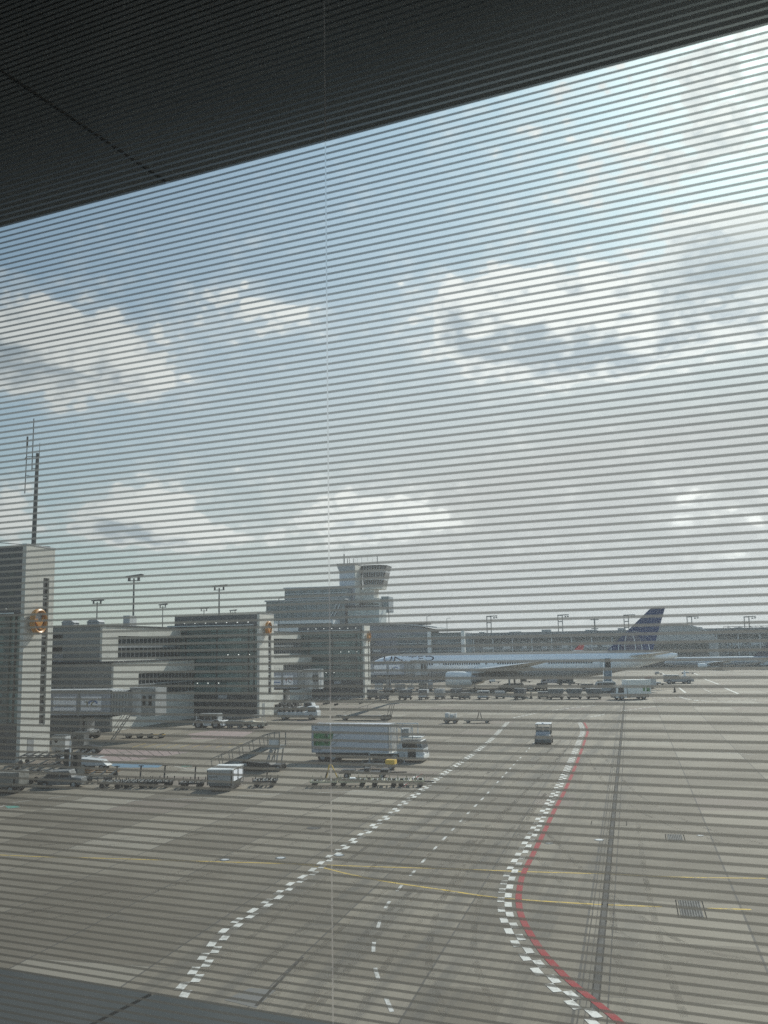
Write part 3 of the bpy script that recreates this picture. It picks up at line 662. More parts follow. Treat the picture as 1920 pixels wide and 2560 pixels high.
# ------------------------------------------------------------------ passenger bridges
def jet_bridge(loc, rz, label, L=12.0, blue=True, cab=True, g='passenger boarding bridges'):
    """tunnel along local +x from the gate building, floor at z 0"""
    t = thing('jet_bridge', label, 'boarding bridge', loc, rz, g)
    H = 2.85
    MB().box(0, L*.62, -1.4, 1.4, 0, H).build('tunnel', M_bluegrey, t, bevel=.03)
    MB().box(L*.60, L*.80, -1.2, 1.2, .12, H-.12).build('inner_tunnel', M_gpaint, t, bevel=.03)
    MB().box(-.1, L*.63, -1.5, 1.5, H, H+.1).build('roof_edge', M_lgrey, t)
    MB().box(0, L*.62, -1.45, 1.45, -.22, 0).build('floor_beam', M_mulld, t)
    q = MB()
    for i in range(6): x = L*.63+i*L*.025; q.box(x, x+.09, -1.32, 1.32, .0, H)
    q.build('bellows', M_lgrey, t)
    q = MB().tube((L*.86, 0, -.15), (L*.86, 0, H+.05), 1.55, 18); cabm = q.build('cab', M_lgrey, t)
    MB().box(L*.88, L*1.0, -1.5, 1.5, -.1, H+.2).build('cab_hood', M_gpaint, t)
    q = MB()
    for x in (L*.895, L*.945): q.box(x, x+.35, -1.54, -1.501, 1.1, 2.2)
    q.build_each('cab_window', M_glassd, t)
    MB().tube((L*.86, 0, H+.05), (L*.86, 0, H+.3), 1.7, 18).build('cab_roof', M_gpaint, t)
    # adverts on the side
    a = MB().box(L*.135, L*.33, -1.44, -1.401, .55, 2.15).build('advert_panel', M_adw, t)
    q = MB().box(L*.15, L*.315, -1.452, -1.441, .92, 1.12); q.box(L*.15, L*.25, -1.452, -1.441, 1.55, 1.60) if not blue else None
    q.build('advert_text_band', M_adblue, a)
    b = MB().box(L*.375, L*.545, -1.44, -1.401, .55, 2.15).build('advert_panel', M_adw, t)
    c1 = M_adblue if blue else M_adred; c2 = M_adolive if blue else M_navy
    letters('advert_letters', 'TC', c2, b, lambda u, v: (L*.40+u, -1.452, .95+v), L*.115, .65)
    q = MB(); px = L*.475; n = 12
    for i in range(n):
        a0, a1 = math.pi*(.05+.9*i/n), math.pi*(.05+.9*(i+1)/n)
        q.raw([(px+r_*math.cos(a_)*.95, -1.455, 1.28+r_*math.sin(a_)*.75) for a_ in (a0, a1) for r_ in (.42, .68)], [(0, 1, 3, 2)])
    q.build('advert_arc', c1, b)
    MB().box(L*.345, L*.36, -1.46, -1.401, -.1, H).build('joint_frame', M_gpaint, t)
    # support
    q = MB(); zg = -loc[2]
    q.box(L*.35, L*.37, -.9, .9, zg+.9, -.22); q.box(L*.39, L*.41, -.9, .9, zg+.9, -.22); q.box(L*.33, L*.43, -1.5, 1.5, zg+.75, zg+1.05); lg = q.build('support_column', M_steel, t)
    for y in (-1.35, 1.35):
        for x in (L*.35, L*.41): MB().tube((x, y-.2, zg+.5), (x, y+.2, zg+.5), .5, 14).build('wheel', M_tyre, t, True)
    q = MB(); q.bar((L*.80, -1.7, 0), (L*.66, -1.7, zg), .08); q.bar((L*.80, -2.4, 0), (L*.66, -2.4, zg), .08)
    for i in range(10): f = i/9; q.box(L*.80-L*.14*f-.12, L*.80-L*.14*f+.12, -2.4, -1.7, zg*f-.03, zg*f+.01)
    q.bar((L*.80, -2.4, 1), (L*.66, -2.4, zg+1), .05); q.bar((L*.80, -1.7, 1), (L*.66, -1.7, zg+1), .05)
    q.build('service_stairs', M_steel, t)
    q = MB(); q.bar((0, -1.2, H+.1), (0, -1.2, H+.5), .05); q.bar((L*.30, -1.2, H+.1), (L*.30, -1.2, H+.5), .05); q.bar((0, -1.2, H+.5), (L*.62, -1.2, H+.5), .04); q.bar((L*.6, -1.2, H+.1), (L*.6, -1.2, H+.5), .05); q.build('roof_rail', M_steel, t)
    return t
jet_bridge((-68.4, 106.0, 2.85), R(2), 'blue grey boarding bridge with two white adverts, beside the tall left gate building', 15.0, True)
jet_bridge((-61.0, 160.5, 3.6), R(1), 'boarding bridge with a red arc advert beside the right edge of the middle gate building', 10.0, False)
b3 = jet_bridge((-57.6, 213.5, 4.2), R(24), 'boarding bridge docked to the front door of the large airliner', 14.0, True)
letters('bridge_letters', 'A 010 7', M_navy, b3, lambda u, v: (.6+u, -1.412, 1.75+v), 3.6, .75)

# ------------------------------------------------------------------ control tower and terminal buildings
YT = 330.0
t = thing('control_tower', 'pale airport control tower with dark slanted windows above the terminal', 'control tower')
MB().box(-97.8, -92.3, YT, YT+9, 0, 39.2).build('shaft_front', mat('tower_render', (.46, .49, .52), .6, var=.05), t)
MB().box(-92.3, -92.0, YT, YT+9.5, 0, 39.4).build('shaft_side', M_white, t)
MB().prism([(-98.6, 39.2), (-97.8, 37.2), (-92.0, 37.2), (-92.0, 39.2)], YT-.6, YT).build('shaft_cornice', M_gpaint, t)
MB().box(-98.6, -92.0, YT-.6, YT+9, 39.25, 39.8).build('shaft_roof', M_gpaint, t)
LO = [(-91.4, YT+8.6), (-90.6, YT+6.4), (-86.4, YT+6.4), (-84.6, YT+8.8), (-84.6, YT+15), (-91.4, YT+15)]
HI = [(-91.8, YT+8.4), (-90.5, YT+5.8), (-84.6, YT+5.8), (-82.8, YT+8.6), (-82.8, YT+15.5), (-91.8, YT+15.5)]
def cab_ring(z, e=0.0):
    f = (z-31.0)/8.2; cx, cy = -87, YT+11; out = []
    for (a, b), (c, d) in zip(LO, HI):
        x, y = a+(c-a)*f, b+(d-b)*f; k = 1+e/math.hypot(x-cx, y-cy); out.append((cx+(x-cx)*k, cy+(y-cy)*k, z))
    return out
def cab(z0, z1, e=0.0): return MB().loft([cab_ring(z0, e), cab_ring(z1, e)])
cab(31.0, 32.5, .05).build('cab_skirt', M_white, t); cab(32.5, 34.2).build('cab_glass', M_glassd, t); cab(34.2, 34.9, .06).build('cab_band', M_lgrey, t)
cab(34.9, 36.9).build('cab_glass', M_glassd, t); cab(36.9, 37.7, .06).build('cab_band', M_lgrey, t); cab(37.7, 39.0).build('cab_glass', M_glassd, t); cab(39.0, 39.4, .25).build('cab_roof', M_roof, t)
q = MB()
for (z0, z1) in ((32.5, 34.2), (34.9, 36.9), (37.7, 39.0)):
    r0, r1 = cab_ring(z0, .04), cab_ring(z1, .04)
    for k, n in ((1, 6), (2, 3)):
        for i in range(n): f = i/n; q.bar(Vector(r0[k]).lerp(Vector(r0[k+1]), f), Vector(r1[k]).lerp(Vector(r1[k+1]), f), .12)
q.build('cab_mullions', M_alu, t)
MB().box(-91.9, -87.2, YT+7, YT+14, 27.4, 31.0).build('cab_base', M_white, t)
q = MB()
for x, h, r in ((-96.6, 3.8, .22), (-95.4, 2.2, .12), (-94.7, 2.6, .10), (-93.2, 2.2, .10), (-92.6, 2.6, .04), (-91.8, 2.9, .04), (-90.2, 3.0, .05), (-88, 2.6, .03), (-86.3, 2.4, .03)): q.tube((x, YT+2, 39.5), (x, YT+2, 39.5+h), r, 6)
q.tube((-86.0+1.5, YT+2, 39.5), (-84.5, YT+2, 42.2), .15, 6); q.tube((-96.6, YT+2, 43), (-96.6, YT+2, 46.4), .04, 6)
q.build_each('roof_antenna', M_pole, t)
q = MB().box(-91.95, -83.6, YT+.5, YT+10, 24.2, 27.4); q.build('office_box', M_white, t)
q = MB(); q.prism([(-90.9, 26.6), (-86.4, 26.0), (-83.9, 25.5), (-83.9, 25.0), (-90.9, 25.2)], YT+.42, YT+.499); q.build('office_window', M_glassd, t)
MB().box(-83.55, -80.9, YT+3, YT+10, 22.4, 28).build('glass_stairwell', M_glassb, t)
q = MB()
for z in (22.4, 24.2, 26.1, 28): q.box(-83.6, -80.8, YT+2.9, YT+3, z-.07, z+.07)
for x in (-83.5, -82.6, -81.7, -80.85): q.box(x-.06, x+.06, YT+2.88, YT+2.99, 22.4, 28)
q.build('stairwell_frame', M_lgrey, t)

t = thing('terminal_building', 'stepped blue glass terminal building in front of the control tower', 'building')
MB().box(-114.9, -93.0, YT-9, YT-.7, 19, 31.0).build('upper_glass', M_glassb, t)
q = MB().box(-115.2, -92.7, YT-9.4, YT-.7, 31.0, 31.4); q.box(-115, -92.9, YT-9.2, YT-9.01, 29.0, 29.2); q.box(-115, -92.9, YT-9.2, YT-9.01, 27.5, 27.7); q.build('upper_eaves', M_lgrey, t)
MB().box(-119.8, -92.0, YT-14, YT-9.05, 12, 26.4).build('lower_glass', M_glassb, t)
q = MB().box(-120.2, -91.6, YT-14.5, YT-9.05, 26.4, 26.9); q.box(-120, -91.9, YT-14.15, YT-14.01, 23.0, 23.3); q.box(-120, -91.9, YT-14.15, YT-14.01, 20.0, 20.2); q.build('lower_eaves', M_gpaint, t)
q = MB(); x = -119.4
while x < -92: q.box(x-.06, x+.06, YT-14.1, YT-14.005, 16, 26.4); x += 1.75
q.build('lower_bars', M_mull, t)
q = MB(); x = -114.5
while x < -93: q.box(x-.06, x+.06, YT-9.12, YT-9.005, 26.9, 31); x += 3.3
q.build('upper_bars', M_mull, t)
MB().box(-114, -93.5, YT-22, YT-14.1, 0, 19.6).build('white_base', M_whiteX, t)
q = MB().box(-113, -94, YT-22.1, YT-22.01, 17.4, 18.6); q.build('base_window', M_glassd, t)
MB().box(-91.5, -80.6, YT-12, YT-2, 0, 23.6).build('glass_hall', glazing_mat('pale_glass', (.20, .25, .25), (.36, .42, .42), 1.5, 2.2), t)
q = MB(); x = -91.4
while x < -80.4: q.box(x-.07, x+.07, YT-12.15, YT-12.01, 12, 23.6); x += 1.35
for z in (18.6, 21.2, 23.6): q.box(-91.6, -80.4, YT-12.2, YT-12.0, z-.1, z+.1)
q.build('hall_frame', M_lgrey, t)
q = MB().prism([(-97, 24.6), (-80.3, 23.6), (-80.3, 24.0), (-97, 25.0)], YT-13, YT-2); q.build('hall_roof', M_roof, t)
q = MB().bar((-96.6, YT-14.6, 21), (-94.0, YT-14.6, 26), .22).bar((-95.4, YT-14.6, 21), (-92.8, YT-14.6, 26), .22); q.bar((-80.4, YT-12, 18.5), (-79.2, YT-12, 22.6), .25); q.bar((-79.2, YT-12, 22.6), (-80.4, YT-12, 20.5), .15); q.build_each('diagonal_brace', M_lgrey, t)

t = thing('pier_head_building', 'low grey sloping-roofed building with white pillars behind the airliner nose', 'building')
MB().prism([(-82, 0), (-60.4, 0), (-60.4, 15.8), (-66, 17.0), (-82, 17.6)], 300, 318).build('grey_wall', mat('plain_grey_wall', (.20, .21, .23), .5, var=.06, scale=.3), t)
MB().box(-60.35, -49.6, 301, 318, 0, 14.6).build('glazed_wall', M_glassb, t)
MB().box(-70.3, -60.4, 299.9, 299.995, 8.2, 14.2).build('glass_front', M_glassb, t)
q = MB()
for x in (-60.1, -49.6): q.box(x-.55, x+.55, 299.5, 300.9, 0, 15.2)
q.build_each('white_pillar', M_wpaint, t)
q = MB()
for z in (9.0, 11.4, 13.4): q.box(-70.3, -49.8, 299.8, 299.89, z-.06, z+.06)
q.build('glazing_rail', M_alu, t)
MB().prism([(-82.2, 17.6), (-66, 17.0), (-57.5, 16.0), (-57.5, 16.4), (-66, 17.5), (-82.2, 18.1)], 299.4, 318.4).build('roof', M_roofl, t)
MB().box(-67.8, -60.6, 300, 306, 17.2, 17.8).build_each('roof_louvre', M_roof, t)
MB().box(-60, -49.3, 299.6, 318, 15.2, 15.5).build('flat_roof', M_roofl, t)
q = MB().box(-78.6, -78.1, 299.9, 299.99, 12.6, 12.9); q.box(-80, -75.8, 299.7, 299.99, 9.0, 9.7); q.build_each('wall_lamp', M_wpaint, t)

t = thing('far_terminal', 'long low dark-glazed terminal across the apron with a flat grey roof', 'building')
YF = 455.0
MB().box(-72.5, 260, YF, YF+30, 0, 12.4).build('glass_front', glazing_mat('far_glass', (.03, .038, .045), (.17, .19, .20), 7.3, 2.6, .2), t)
MB().box(-73.5, 262, YF-2, YF+32, 13.6, 16.4).build('roof_band', mat('far_roof', (.15, .16, .165), .5, var=.05), t)
MB().box(-73, 261, YF-1.2, YF+31, 12.4, 13.6).build('roof_soffit', M_mulld, t)
q = MB(); x = -70.0
k = 0
while x < 260: q.box(x-.22, x+.22, YF-1.6, YF-1.2, 0, 13.6) if k % 2 == 0 else q.box(x-.13, x+.13, YF-.5, YF-.1, 0, 12.4); x += 8.9*.5; k += 1
q.build_each('column', M_lgrey, t)
q = MB()
for z in (4.2, 8.6, 11.2): q.box(-72.6, 260, YF-.35, YF-.01, z-.2, z+.2)
q.build_each('floor_band', M_gpaint, t)
q = MB(); x = -66
while x < 258:
    if random.random() < .6: h = random.uniform(.6, 1.8); wd = random.uniform(2, 7); q.box(x, x+wd, YF-.2, YF-.02, 9.0, 9.0+h)
    x += 9
q.build_each('blind', M_lgrey, t)
q = MB(); x = -68
while x < 258:
    q.box(x, x+random.uniform(2, 6), YF+2, YF+6, 16.4, 16.4+random.uniform(.3, 1.1)); x += random.uniform(9, 22)
q.build_each('roof_unit', M_gpaint, t)
t = thing('arched_hall', 'hall with a shallow curved grey roof behind the blue airliner tail', 'building')
arc = [(18+18*math.cos(R(180-a)), 9.2+8.6*math.sin(R(180-a))) for a in range(0, 181, 12)]
MB().prism([(0, 0)]+[(u, max(v, 9.2)) for u, v in arc]+[(36, 0)], 436, 452).build('hall_shell', M_gpaint, t)
q = MB()
for (u, v), (u2, v2) in zip(arc, arc[1:]): q.raw([(u, 435.6, v), (u2, 435.6, v2), (u2, 452.4, v2), (u, 452.4, v), (u, 435.6, v+.6), (u2, 435.6, v2+.6), (u2, 452.4, v2+.6), (u, 452.4, v+.6)], [(0, 1, 2, 3), (7, 6, 5, 4), (0, 4, 5, 1), (1, 5, 6, 2), (2, 6, 7, 3), (3, 7, 4, 0)])
q.build('roof_edge', M_roofl, t)
MB().box(4, 32, 435.5, 435.95, 0, 11).build('hall_glazing', M_glassd, t)
t = thing('truss_gantry', 'horizontal steel lattice truss above the far terminal roof at the right edge', 'truss')
p0, p1 = atY(1808, 1567, 446), atY(1935, 1566, 446); zt = p0.z; zb = zt-1.75
q = MB(); n = 12
for i in range(n+1):
    x = p0.x+(p1.x+6-p0.x)*i/n; q.bar((x, 446, zb), (x, 446, zt), .16)
    if i < n: x2 = p0.x+(p1.x+6-p0.x)*(i+1)/n; q.bar((x, 446, zt if i % 2 else zb), (x2, 446, zb if i % 2 else zt), .14)
q.bar((p0.x, 446, zb), (p1.x+6, 446, zb), .22).bar((p0.x, 446, zt), (p1.x+6, 446, zt), .22); q.build('lattice', M_mulld, t)
q = MB()
for x in (p0.x+3, p1.x+3): q.bar((x, 446, 0), (x, 446, zb), .35)
q.build('post', M_mulld, t)

# ------------------------------------------------------------------ lamp masts
def lamp_mast(h, arm=1.4):
    t = thing('lamp_mast', 'x', 'floodlight mast', (0, 0, 0), 0, 'floodlight masts beyond the pier')
    MB().tube((0, 0, 0), (0, 0, h), .26, 8, .16).build('pole', M_pole, t)
    MB().box(-1.3, 1.3, -.3, .3, h-.55, h-.42).build('lower_bracket', M_pole, t)
    q = MB()
    q.loft([[(-1.6, -.5, h+.25), (-1.6, .5, h+.25), (-1.6, .5, h+.5), (-1.6, -.5, h+.5)], [(1.9, -.5, h+.35), (1.9, .5, h+.35), (1.9, .5, h+.85), (1.9, -.5, h+.85)]])
    q.box(-1.2, -.9, -.3, .3, h-.42, h+.3).box(.9, 1.2, -.3, .3, h-.42, h+.4); q.build('lamp_heads', M_roof, t)
    return t
lm = None
for x, y, Y, sc, lb in ((335, 1446, 182, 1.0, 'tallest floodlight mast, rising behind the stepped pier wing'), (548, 1470, 217, 1.0, 'floodlight mast rising behind the roof of the middle gate building'),
                        (243, 1505, 256, 1.0, 'small floodlight mast above the grey wall beside the tall left gate building'), (407, 1515, 290, .8, 'small floodlight mast just left of the middle gate building roof'),
                        (510, 1524, 322, .9, 'lamp head just showing over the middle of the nearer dark roof'), (582, 1529, 345, .8, 'tiny lamp head just over the right part of the nearer dark roof')):
    p = atY(x, y, Y)
    if lm is None: lm = lamp_mast(p.z); h0 = p.z; o = lm; o['label'] = lb; o.location = (p.x, Y, 0)
    else: o = dup(lm, (p.x, Y, 0), .2, lb)
    o.scale = (sc, sc, p.z/h0) if o is not lm else (1, 1, 1)
def street_lamp(h):
    t = thing('roof_lamp', 'x', 'lamp post', (0, 0, 0), 0, 'slim lamp posts by the terminal')
    MB().tube((0, 0, 0), (0, 0, h), .16, 8, .12).build('pole', M_pole, t)
    MB().bar((0, 0, h), (1.1, 0, h+.1), .14).build('arm', M_pole, t); MB().box(.4, 1.7, -.2, .2, h+.02, h+.2).build('lamp_head', M_pole, t); return t
rl = None
for x, y, Y, lb in ((697, 1495, 262, 'slim lamp post left of the blue glass terminal'), (972, 1529, 322, 'slim lamp post right of the pale glass hall'), (1067, 1541, 420, 'short lamp post behind the sloping roof, left of a pair'), (1117, 1546, 440, 'short lamp post behind the white pillars, right of a pair')):
    p = atY(x, y, Y)
    if rl is None: rl = street_lamp(p.z); h0 = p.z; rl.location = (p.x, Y, 0); rl['label'] = lb
    else: dup(rl, (p.x, Y, 0), 0, lb, None, (1, 1, p.z/h0))
def gantry():
    t = thing('light_gantry', 'x', 'light gantry', (0, 0, 0), 0, 'ladder-shaped floodlight gantries behind the far terminal')
    h = 23.0
    q = MB()
    for x in (-1.05, 1.05): q.bar((x, 0, 0), (x, 0, h), .42)
    q.build_each('post', M_pole, t)
    q = MB()
    for z in (h-.1, h-2.9, h-5.7): q.bar((-1.05, 0, z), (1.05, 0, z), .4)
    q.build_each('rung', M_pole, t)
    q = MB().bar((-1.3, 0, h), (4.2, 0, h+.15), .42); q.box(2.2, 3.0, -.4, .4, h-1, h-.4); q.box(3.4, 4.2, -.4, .4, h-.9, h-.3); q.build('lamp_arm', M_pole, t); return t
gt = None
for x, y, lb in ((1222, 1541, 'leftmost light gantry, above the airliner windows behind its wing'), (1400, 1538, 'second light gantry from the left, over the middle of the far terminal'), (1565, 1538, 'light gantry just left of the blue airliner tail'), (1723, 1542, 'light gantry just right of the blue airliner tail'), (1866, 1542, 'rightmost light gantry, above the steel lattice truss')):
    p = atY(x, y, 492); z = p.z
    if gt is None: gt = gantry(); gt.location = (p.x, 492, 0); gt['label'] = lb; gt.scale = (1, 1, z/23)
    else: dup(gt, (p.x, 492, 0), 0, lb, None, (1, 1, z/23))
p = atY(1486, 1545, 480); t = thing('radio_mast', 'thin radio mast with short cross arms left of the blue airliner tail', 'antenna', (p.x, 480, 0))
MB().tube((0, 0, 0), (0, 0, p.z), .45, 8, .3).build('mast_pole', M_pole, t)
q = MB()
for z, wd in ((p.z-.8, 2.0), (p.z-4, .9), (p.z-5, 1.6)): q.bar((-wd, 0, z), (wd, 0, z), .4)
q.build_each('cross_arm', M_pole, t)

# ------------------------------------------------------------------ aircraft
def hull_mat(name, top, bottom, zsplit):
    m = bpy.data.materials.new(name); m.use_nodes = True; t = NT(m.node_tree); b = t.n['Principled BSDF']; b.inputs['Roughness'].default_value = .28
    c = t.node('ShaderNodeTexCoord'); s = t.node('ShaderNodeSeparateXYZ'); t.l.new(c.outputs['Object'], s.inputs[0])
    f = t.m('GREATER_THAN', s.outputs[2], zsplit); n = t.noise(c.outputs['Object'], .6, 4)
    col = t.mix(f, bottom+(1,), top+(1,)); col = t.mix(t.m('MULTIPLY', n, .10), col, (.3, .3, .3, 1))
    t.l.new(col, b.inputs['Base Color']); return m
def loft_x(secs, n=28):
    rings = []
    for x, zc, rz, ry in secs: rings.append([(x, ry*math.cos(2*math.pi*k/n), zc+rz*math.sin(2*math.pi*k/n)) for k in range(n)])
    return MB().loft(rings)
def slab_wing(root, tip, mid=None):
    """sections (xLE, xTE, y, z, thickness)"""
    rings = []
    for (a, b, y, z, th) in ([root]+([mid] if mid else [])+[tip]):
        c = b-a; rings.append([(a, y, z), (a+.06*c, y, z+.4*th), (a+.3*c, y, z+.6*th), (b, y, z+.02), (b, y, z-.02), (a+.35*c, y, z-.4*th), (a+.06*c, y, z-.3*th)])
    return MB().loft(rings)
def airliner(loc, rz, label, hull, finm, detail=True, scale=1.0, globe=False, door=True):
    t = thing('airliner', label, 'airplane', loc, rz); t.scale = (scale,)*3
    zc = 5.55
    loft_x([(0, 4.95, .06, .06), (.35, 4.97, .55, .5), (1.2, 5.05, 1.1, 1.05), (2.4, 5.2, 1.65, 1.65), (4.2, 5.38, 2.3, 2.3), (6.8, 5.5, 2.85, 2.8), (10, zc, 3.1, 3.1), (48, zc, 3.1, 3.1), (53, 5.68, 2.98, 3.0), (58, 5.98, 2.65, 2.65), (63, 6.45, 2.12, 2.05), (68, 6.95, 1.42, 1.3), (71.5, 7.28, .82, .62), (73.6, 7.42, .42, .2)]).build('fuselage', hull, t, True)
    for s in (-1, 1):
        slab_wing((24.5, 38.2, s*2.6, 4.1, 1.5), (46.2, 48.0, s*32, 7.0, .12), (29.6, 38.9, s*10.5, 4.9, 1.0)).build('wing', M_lgrey, t, True)
        slab_wing((62.5, 68.8, s*1.3, 7.4, .6), (70.2, 72.4, s*10.6, 8.2, .12)).build('tailplane', M_wpaint, t, True)
        y = s*9.7
        e = loft_x([(0, 0, 1.55, 1.55), (.3, 0, 1.78, 1.78), (1.6, 0, 1.95, 1.95), (4, 0, 1.88, 1.88), (5.8, 0, 1.5, 1.5), (6.0, 0, 1.15, 1.15)], 24).build('engine', M_wpaint, t, True); e.location = (22.2, y, 2.75)
        MB().tube((5.9, 0, 0), (8.2, 0, .1), 1.05, 16, .55).build('exhaust', M_steel, e, True)
        MB().tube((-.02, 0, 0), (.4, 0, 0), 1.45, 20).build('fan', M_black, e)
        MB().prism([(24.2, 4.5), (32, 5.1), (31, 4.2), (26.5, 4.0)], y-.18, y+.18).build('pylon', M_lgrey, t)
        for yy, ch in ((14, 4.6), (19.5, 4.2), (7, 4.8)): 
            f = loft_x([(0, 0, .1, .1), (1.2, 0, .38, .3), (3, -.1, .34, .26), (ch, -.25, .05, .05)], 10).build('flap_fairing', M_lgrey, t, True); f.location = (37.0+.33*(yy-10), s*yy, 4.75+.06*(yy-10))
        g = MB().tube((36, s*5.4, 1.0), (36, s*5.0, 4.0), .22, 10).build('main_gear', M_steel, t)
        q = MB()
        for dx in (-1.5, 0, 1.5):
            for dy in (-.6, .6): q.tube((36+dx, s*5.4+dy-.22, .66), (36+dx, s*5.4+dy+.22, .66), .66, 14)
        q.build_each('wheel', M_tyre, g, True)
    MB().prism([(57.8, 8.4), (68.0, 17.9), (68.6, 18.25), (71.5, 18.25), (68.2, 8.3), (67.6, 7.6), (58.2, 8.0)], -.2, .2).build('fin', finm, t)
    g = MB().tube((6.2, 0, .8), (6.2, 0, 3.4), .16, 10).build('nose_gear', M_steel, t)
    MB().tube((6.2, -.5, .53), (6.2, -.15, .53), .53, 14).tube((6.2, .15, .53), (6.2, .5, .53), .53, 14).build_each('wheel', M_tyre, g, True)
    def skin(x, z, e=.015):
        rr = 3.1+e; return (x, -math.sqrt(max(rr*rr-(z-zc)**2, .01)), z)
    # cabin windows on the near side
    q = MB(); x = 9.2
    doors = (8.0, 19.2, 32.0, 43.5, 57.5)
    while x < 55:
        if all(abs(x-d) > 1.1 for d in doors) and not (29.2 < x < 30): q.face([skin(x-.18, 5.94, .04), skin(x+.18, 5.94, .04), skin(x+.18, 6.46, .04), skin(x-.18, 6.46, .04)])
        x += .56
    q.build('cabin_windows', M_glassd, t)
    if not detail: return t
    for d in doors[:-1]:
        q = MB()
        for (a, b, z0, z1) in ((d-.55, d-.51, 5.0, 6.9), (d+.51, d+.55, 5.0, 6.9)): q.raw([skin(a, z0), skin(b, z0), skin(b, z1), skin(a, z1)], [(0, 1, 2, 3)])
        for z in (5.0, 6.9): q.raw([skin(d-.55, z), skin(d+.55, z), skin(d+.55, z+.05), skin(d-.55, z+.05)], [(0, 1, 2, 3)])
        q.raw([skin(d+.1, 6.05, .02), skin(d+.3, 6.05, .02), skin(d+.3, 6.4, .02), skin(d+.1, 6.4, .02)], [(0, 1, 2, 3)])
        q.build('cabin_door', M_gpaint, t)
    d = 58.2
    MB().box(d-.6, d+.6, -2.72, -2.3, 4.95, 6.95).build('open_doorway', M_black, t)
    MB().box(d-1.75, d-.65, -2.85, -2.72, 4.95, 6.95).build('open_door', M_wpaint, t)
    # flight-deck windows
    q = MB()
    for s in (-1, 1): q.raw([(1.75, s*.9, 6.05), (2.9, s*1.55, 6.15), (3.4, s*1.55, 6.75), (2.55, s*.85, 6.62)], [(0, 1, 2, 3)]); q.raw([(1.6, s*.05, 6.1), (1.72, s*.85, 6.05), (2.5, s*.82, 6.65), (2.35, s*.05, 6.72)], [(0, 1, 2, 3)])
    q.build_each('flight_deck_window', M_glassd, t)
    return t
H_main = hull_mat('hull_white_grey', (.90, .90, .90), (.40, .41, .42), 4.75)
AP = airliner((-63.3, 233.6, 0), 0, 'large white and grey airliner parked side-on with striped blue tail, stairs at its rear door', H_main, M_blue)
def fus(x, z): rr = 3.125; return (x, -math.sqrt(rr*rr-(z-5.55)**2), z)
letters('airline_name', 'UNITED', M_navy, AP, lambda u, v: fus(5.6+u, 6.95+v), 12.4, 1.15)
# globe of pale lines on the lower fin
q = MB()
for s in (-1, 1):
    cx, cz, rr = 62.4, 8.6, 4.5
    def inside(x, z): return z > 8.45 and x > 57.9+(z-8.4)*1.075 and x < 68.1+(z-8.3)*.335
    for k in (.28, .62, 1.0, 1.32):
        pts = [(cx+.9+rr*k*math.cos(R(a))*(.95), cz+rr*math.sin(R(a))*1.0) for a in range(0, 181, 9)]
        for a, b in zip(pts, pts[1:]):
            if inside(*a) and inside(*b): q.bar((a[0], s*.21, a[1]), (b[0], s*.21, b[1]), .16, .03)
    for zz in (1.3, 2.9):
        pts = [(cx-4+i*.6, cz+zz-.03*(i-8)**2*.6) for i in range(0, 18)]
        for a, b in zip(pts, pts[1:]):
            if inside(*a) and inside(*b): q.bar((a[0], s*.21, a[1]), (b[0], s*.21, b[1]), .14, .03)
q.build('tail_globe_lines', M_wpaint, AP)
q = MB()
for s in (-1, 1): q.raw([(60.6, s*.206, 8.5), (65.6, s*.206, 8.5), (66.2, s*.206, 10.2), (65.0, s*.206, 12.2), (62.6, s*.206, 11.9)], [(0, 1, 2, 3, 4)])
q.build('tail_globe_patch', mat('tail_globe_grey', (.10, .09, .13), .4), AP)
p = atY(1700, 1632, 395)
airliner((p.x-6, 398, 0), R(-4), 'distant silver airliner with dark tail to the right of the blue tail', hull_mat('hull_silver', (.50, .53, .56), (.28, .30, .33), 5.2), M_navy, False, .56)
p = atY(1452, 1612, 400)
fm = bpy.data.materials.new('fin_white_red'); fm.use_nodes = True; _t = NT(fm.node_tree); _c = _t.node('ShaderNodeTexCoord'); _s = _t.node('ShaderNodeSeparateXYZ'); _t.l.new(_c.outputs['Object'], _s.inputs[0])
_t.l.new(_t.mix(_t.m('GREATER_THAN', _s.outputs[2], 14.2), (.7, .7, .7, 1), (.50, .03, .03, 1)), _t.n['Principled BSDF'].inputs['Base Color'])
k = (p.z+.3)/18.2
airliner((p.x-69*k, 402, 0), 0, 'distant airliner mostly hidden, its red and white fin showing above the large airliner', H_main, fm, False, k)

# ------------------------------------------------------------------ near vehicles
# box truck (high loader) side-on, cab to the right
t = thing('box_truck', 'grey white box truck with green leaf print and low cab, parked side-on beyond the dollies', 'truck', (-28.35, 86.4, 0))
MB().box(0, 7.15, 0, 2.5, .86, 3.26).build('cargo_box', panel_mat('truck_side', (.45, .46, .49), 3.0, 3.6, 'X', .35, line=.8), t, bevel=.03)
b = [c for c in t.children if c.name.startswith('cargo_box')][0]
q = MB()
for bx in ((0, 7.15, -.02, .0, .80, .90), (-.04, .03, -.03, 2.53, .84, 3.3), (7.1, 7.2, -.03, 2.53, .84, 3.3), (0, 7.15, -.03, .02, 3.24, 3.31)): q.box(*bx)
q.build('box_edges', M_gpaint, b)
q = MB()
for z0, z1, xe in ((2.18, 2.66, 2.10), (1.42, 1.88, 1.85), (1.88, 2.18, 1.98)): q.face([(.14, -.012, z0), (xe-.15, -.012, z0), (xe, -.012, z1), (.14, -.012, z1)])
q.build('leaf_print', M_green, b)
q = MB()
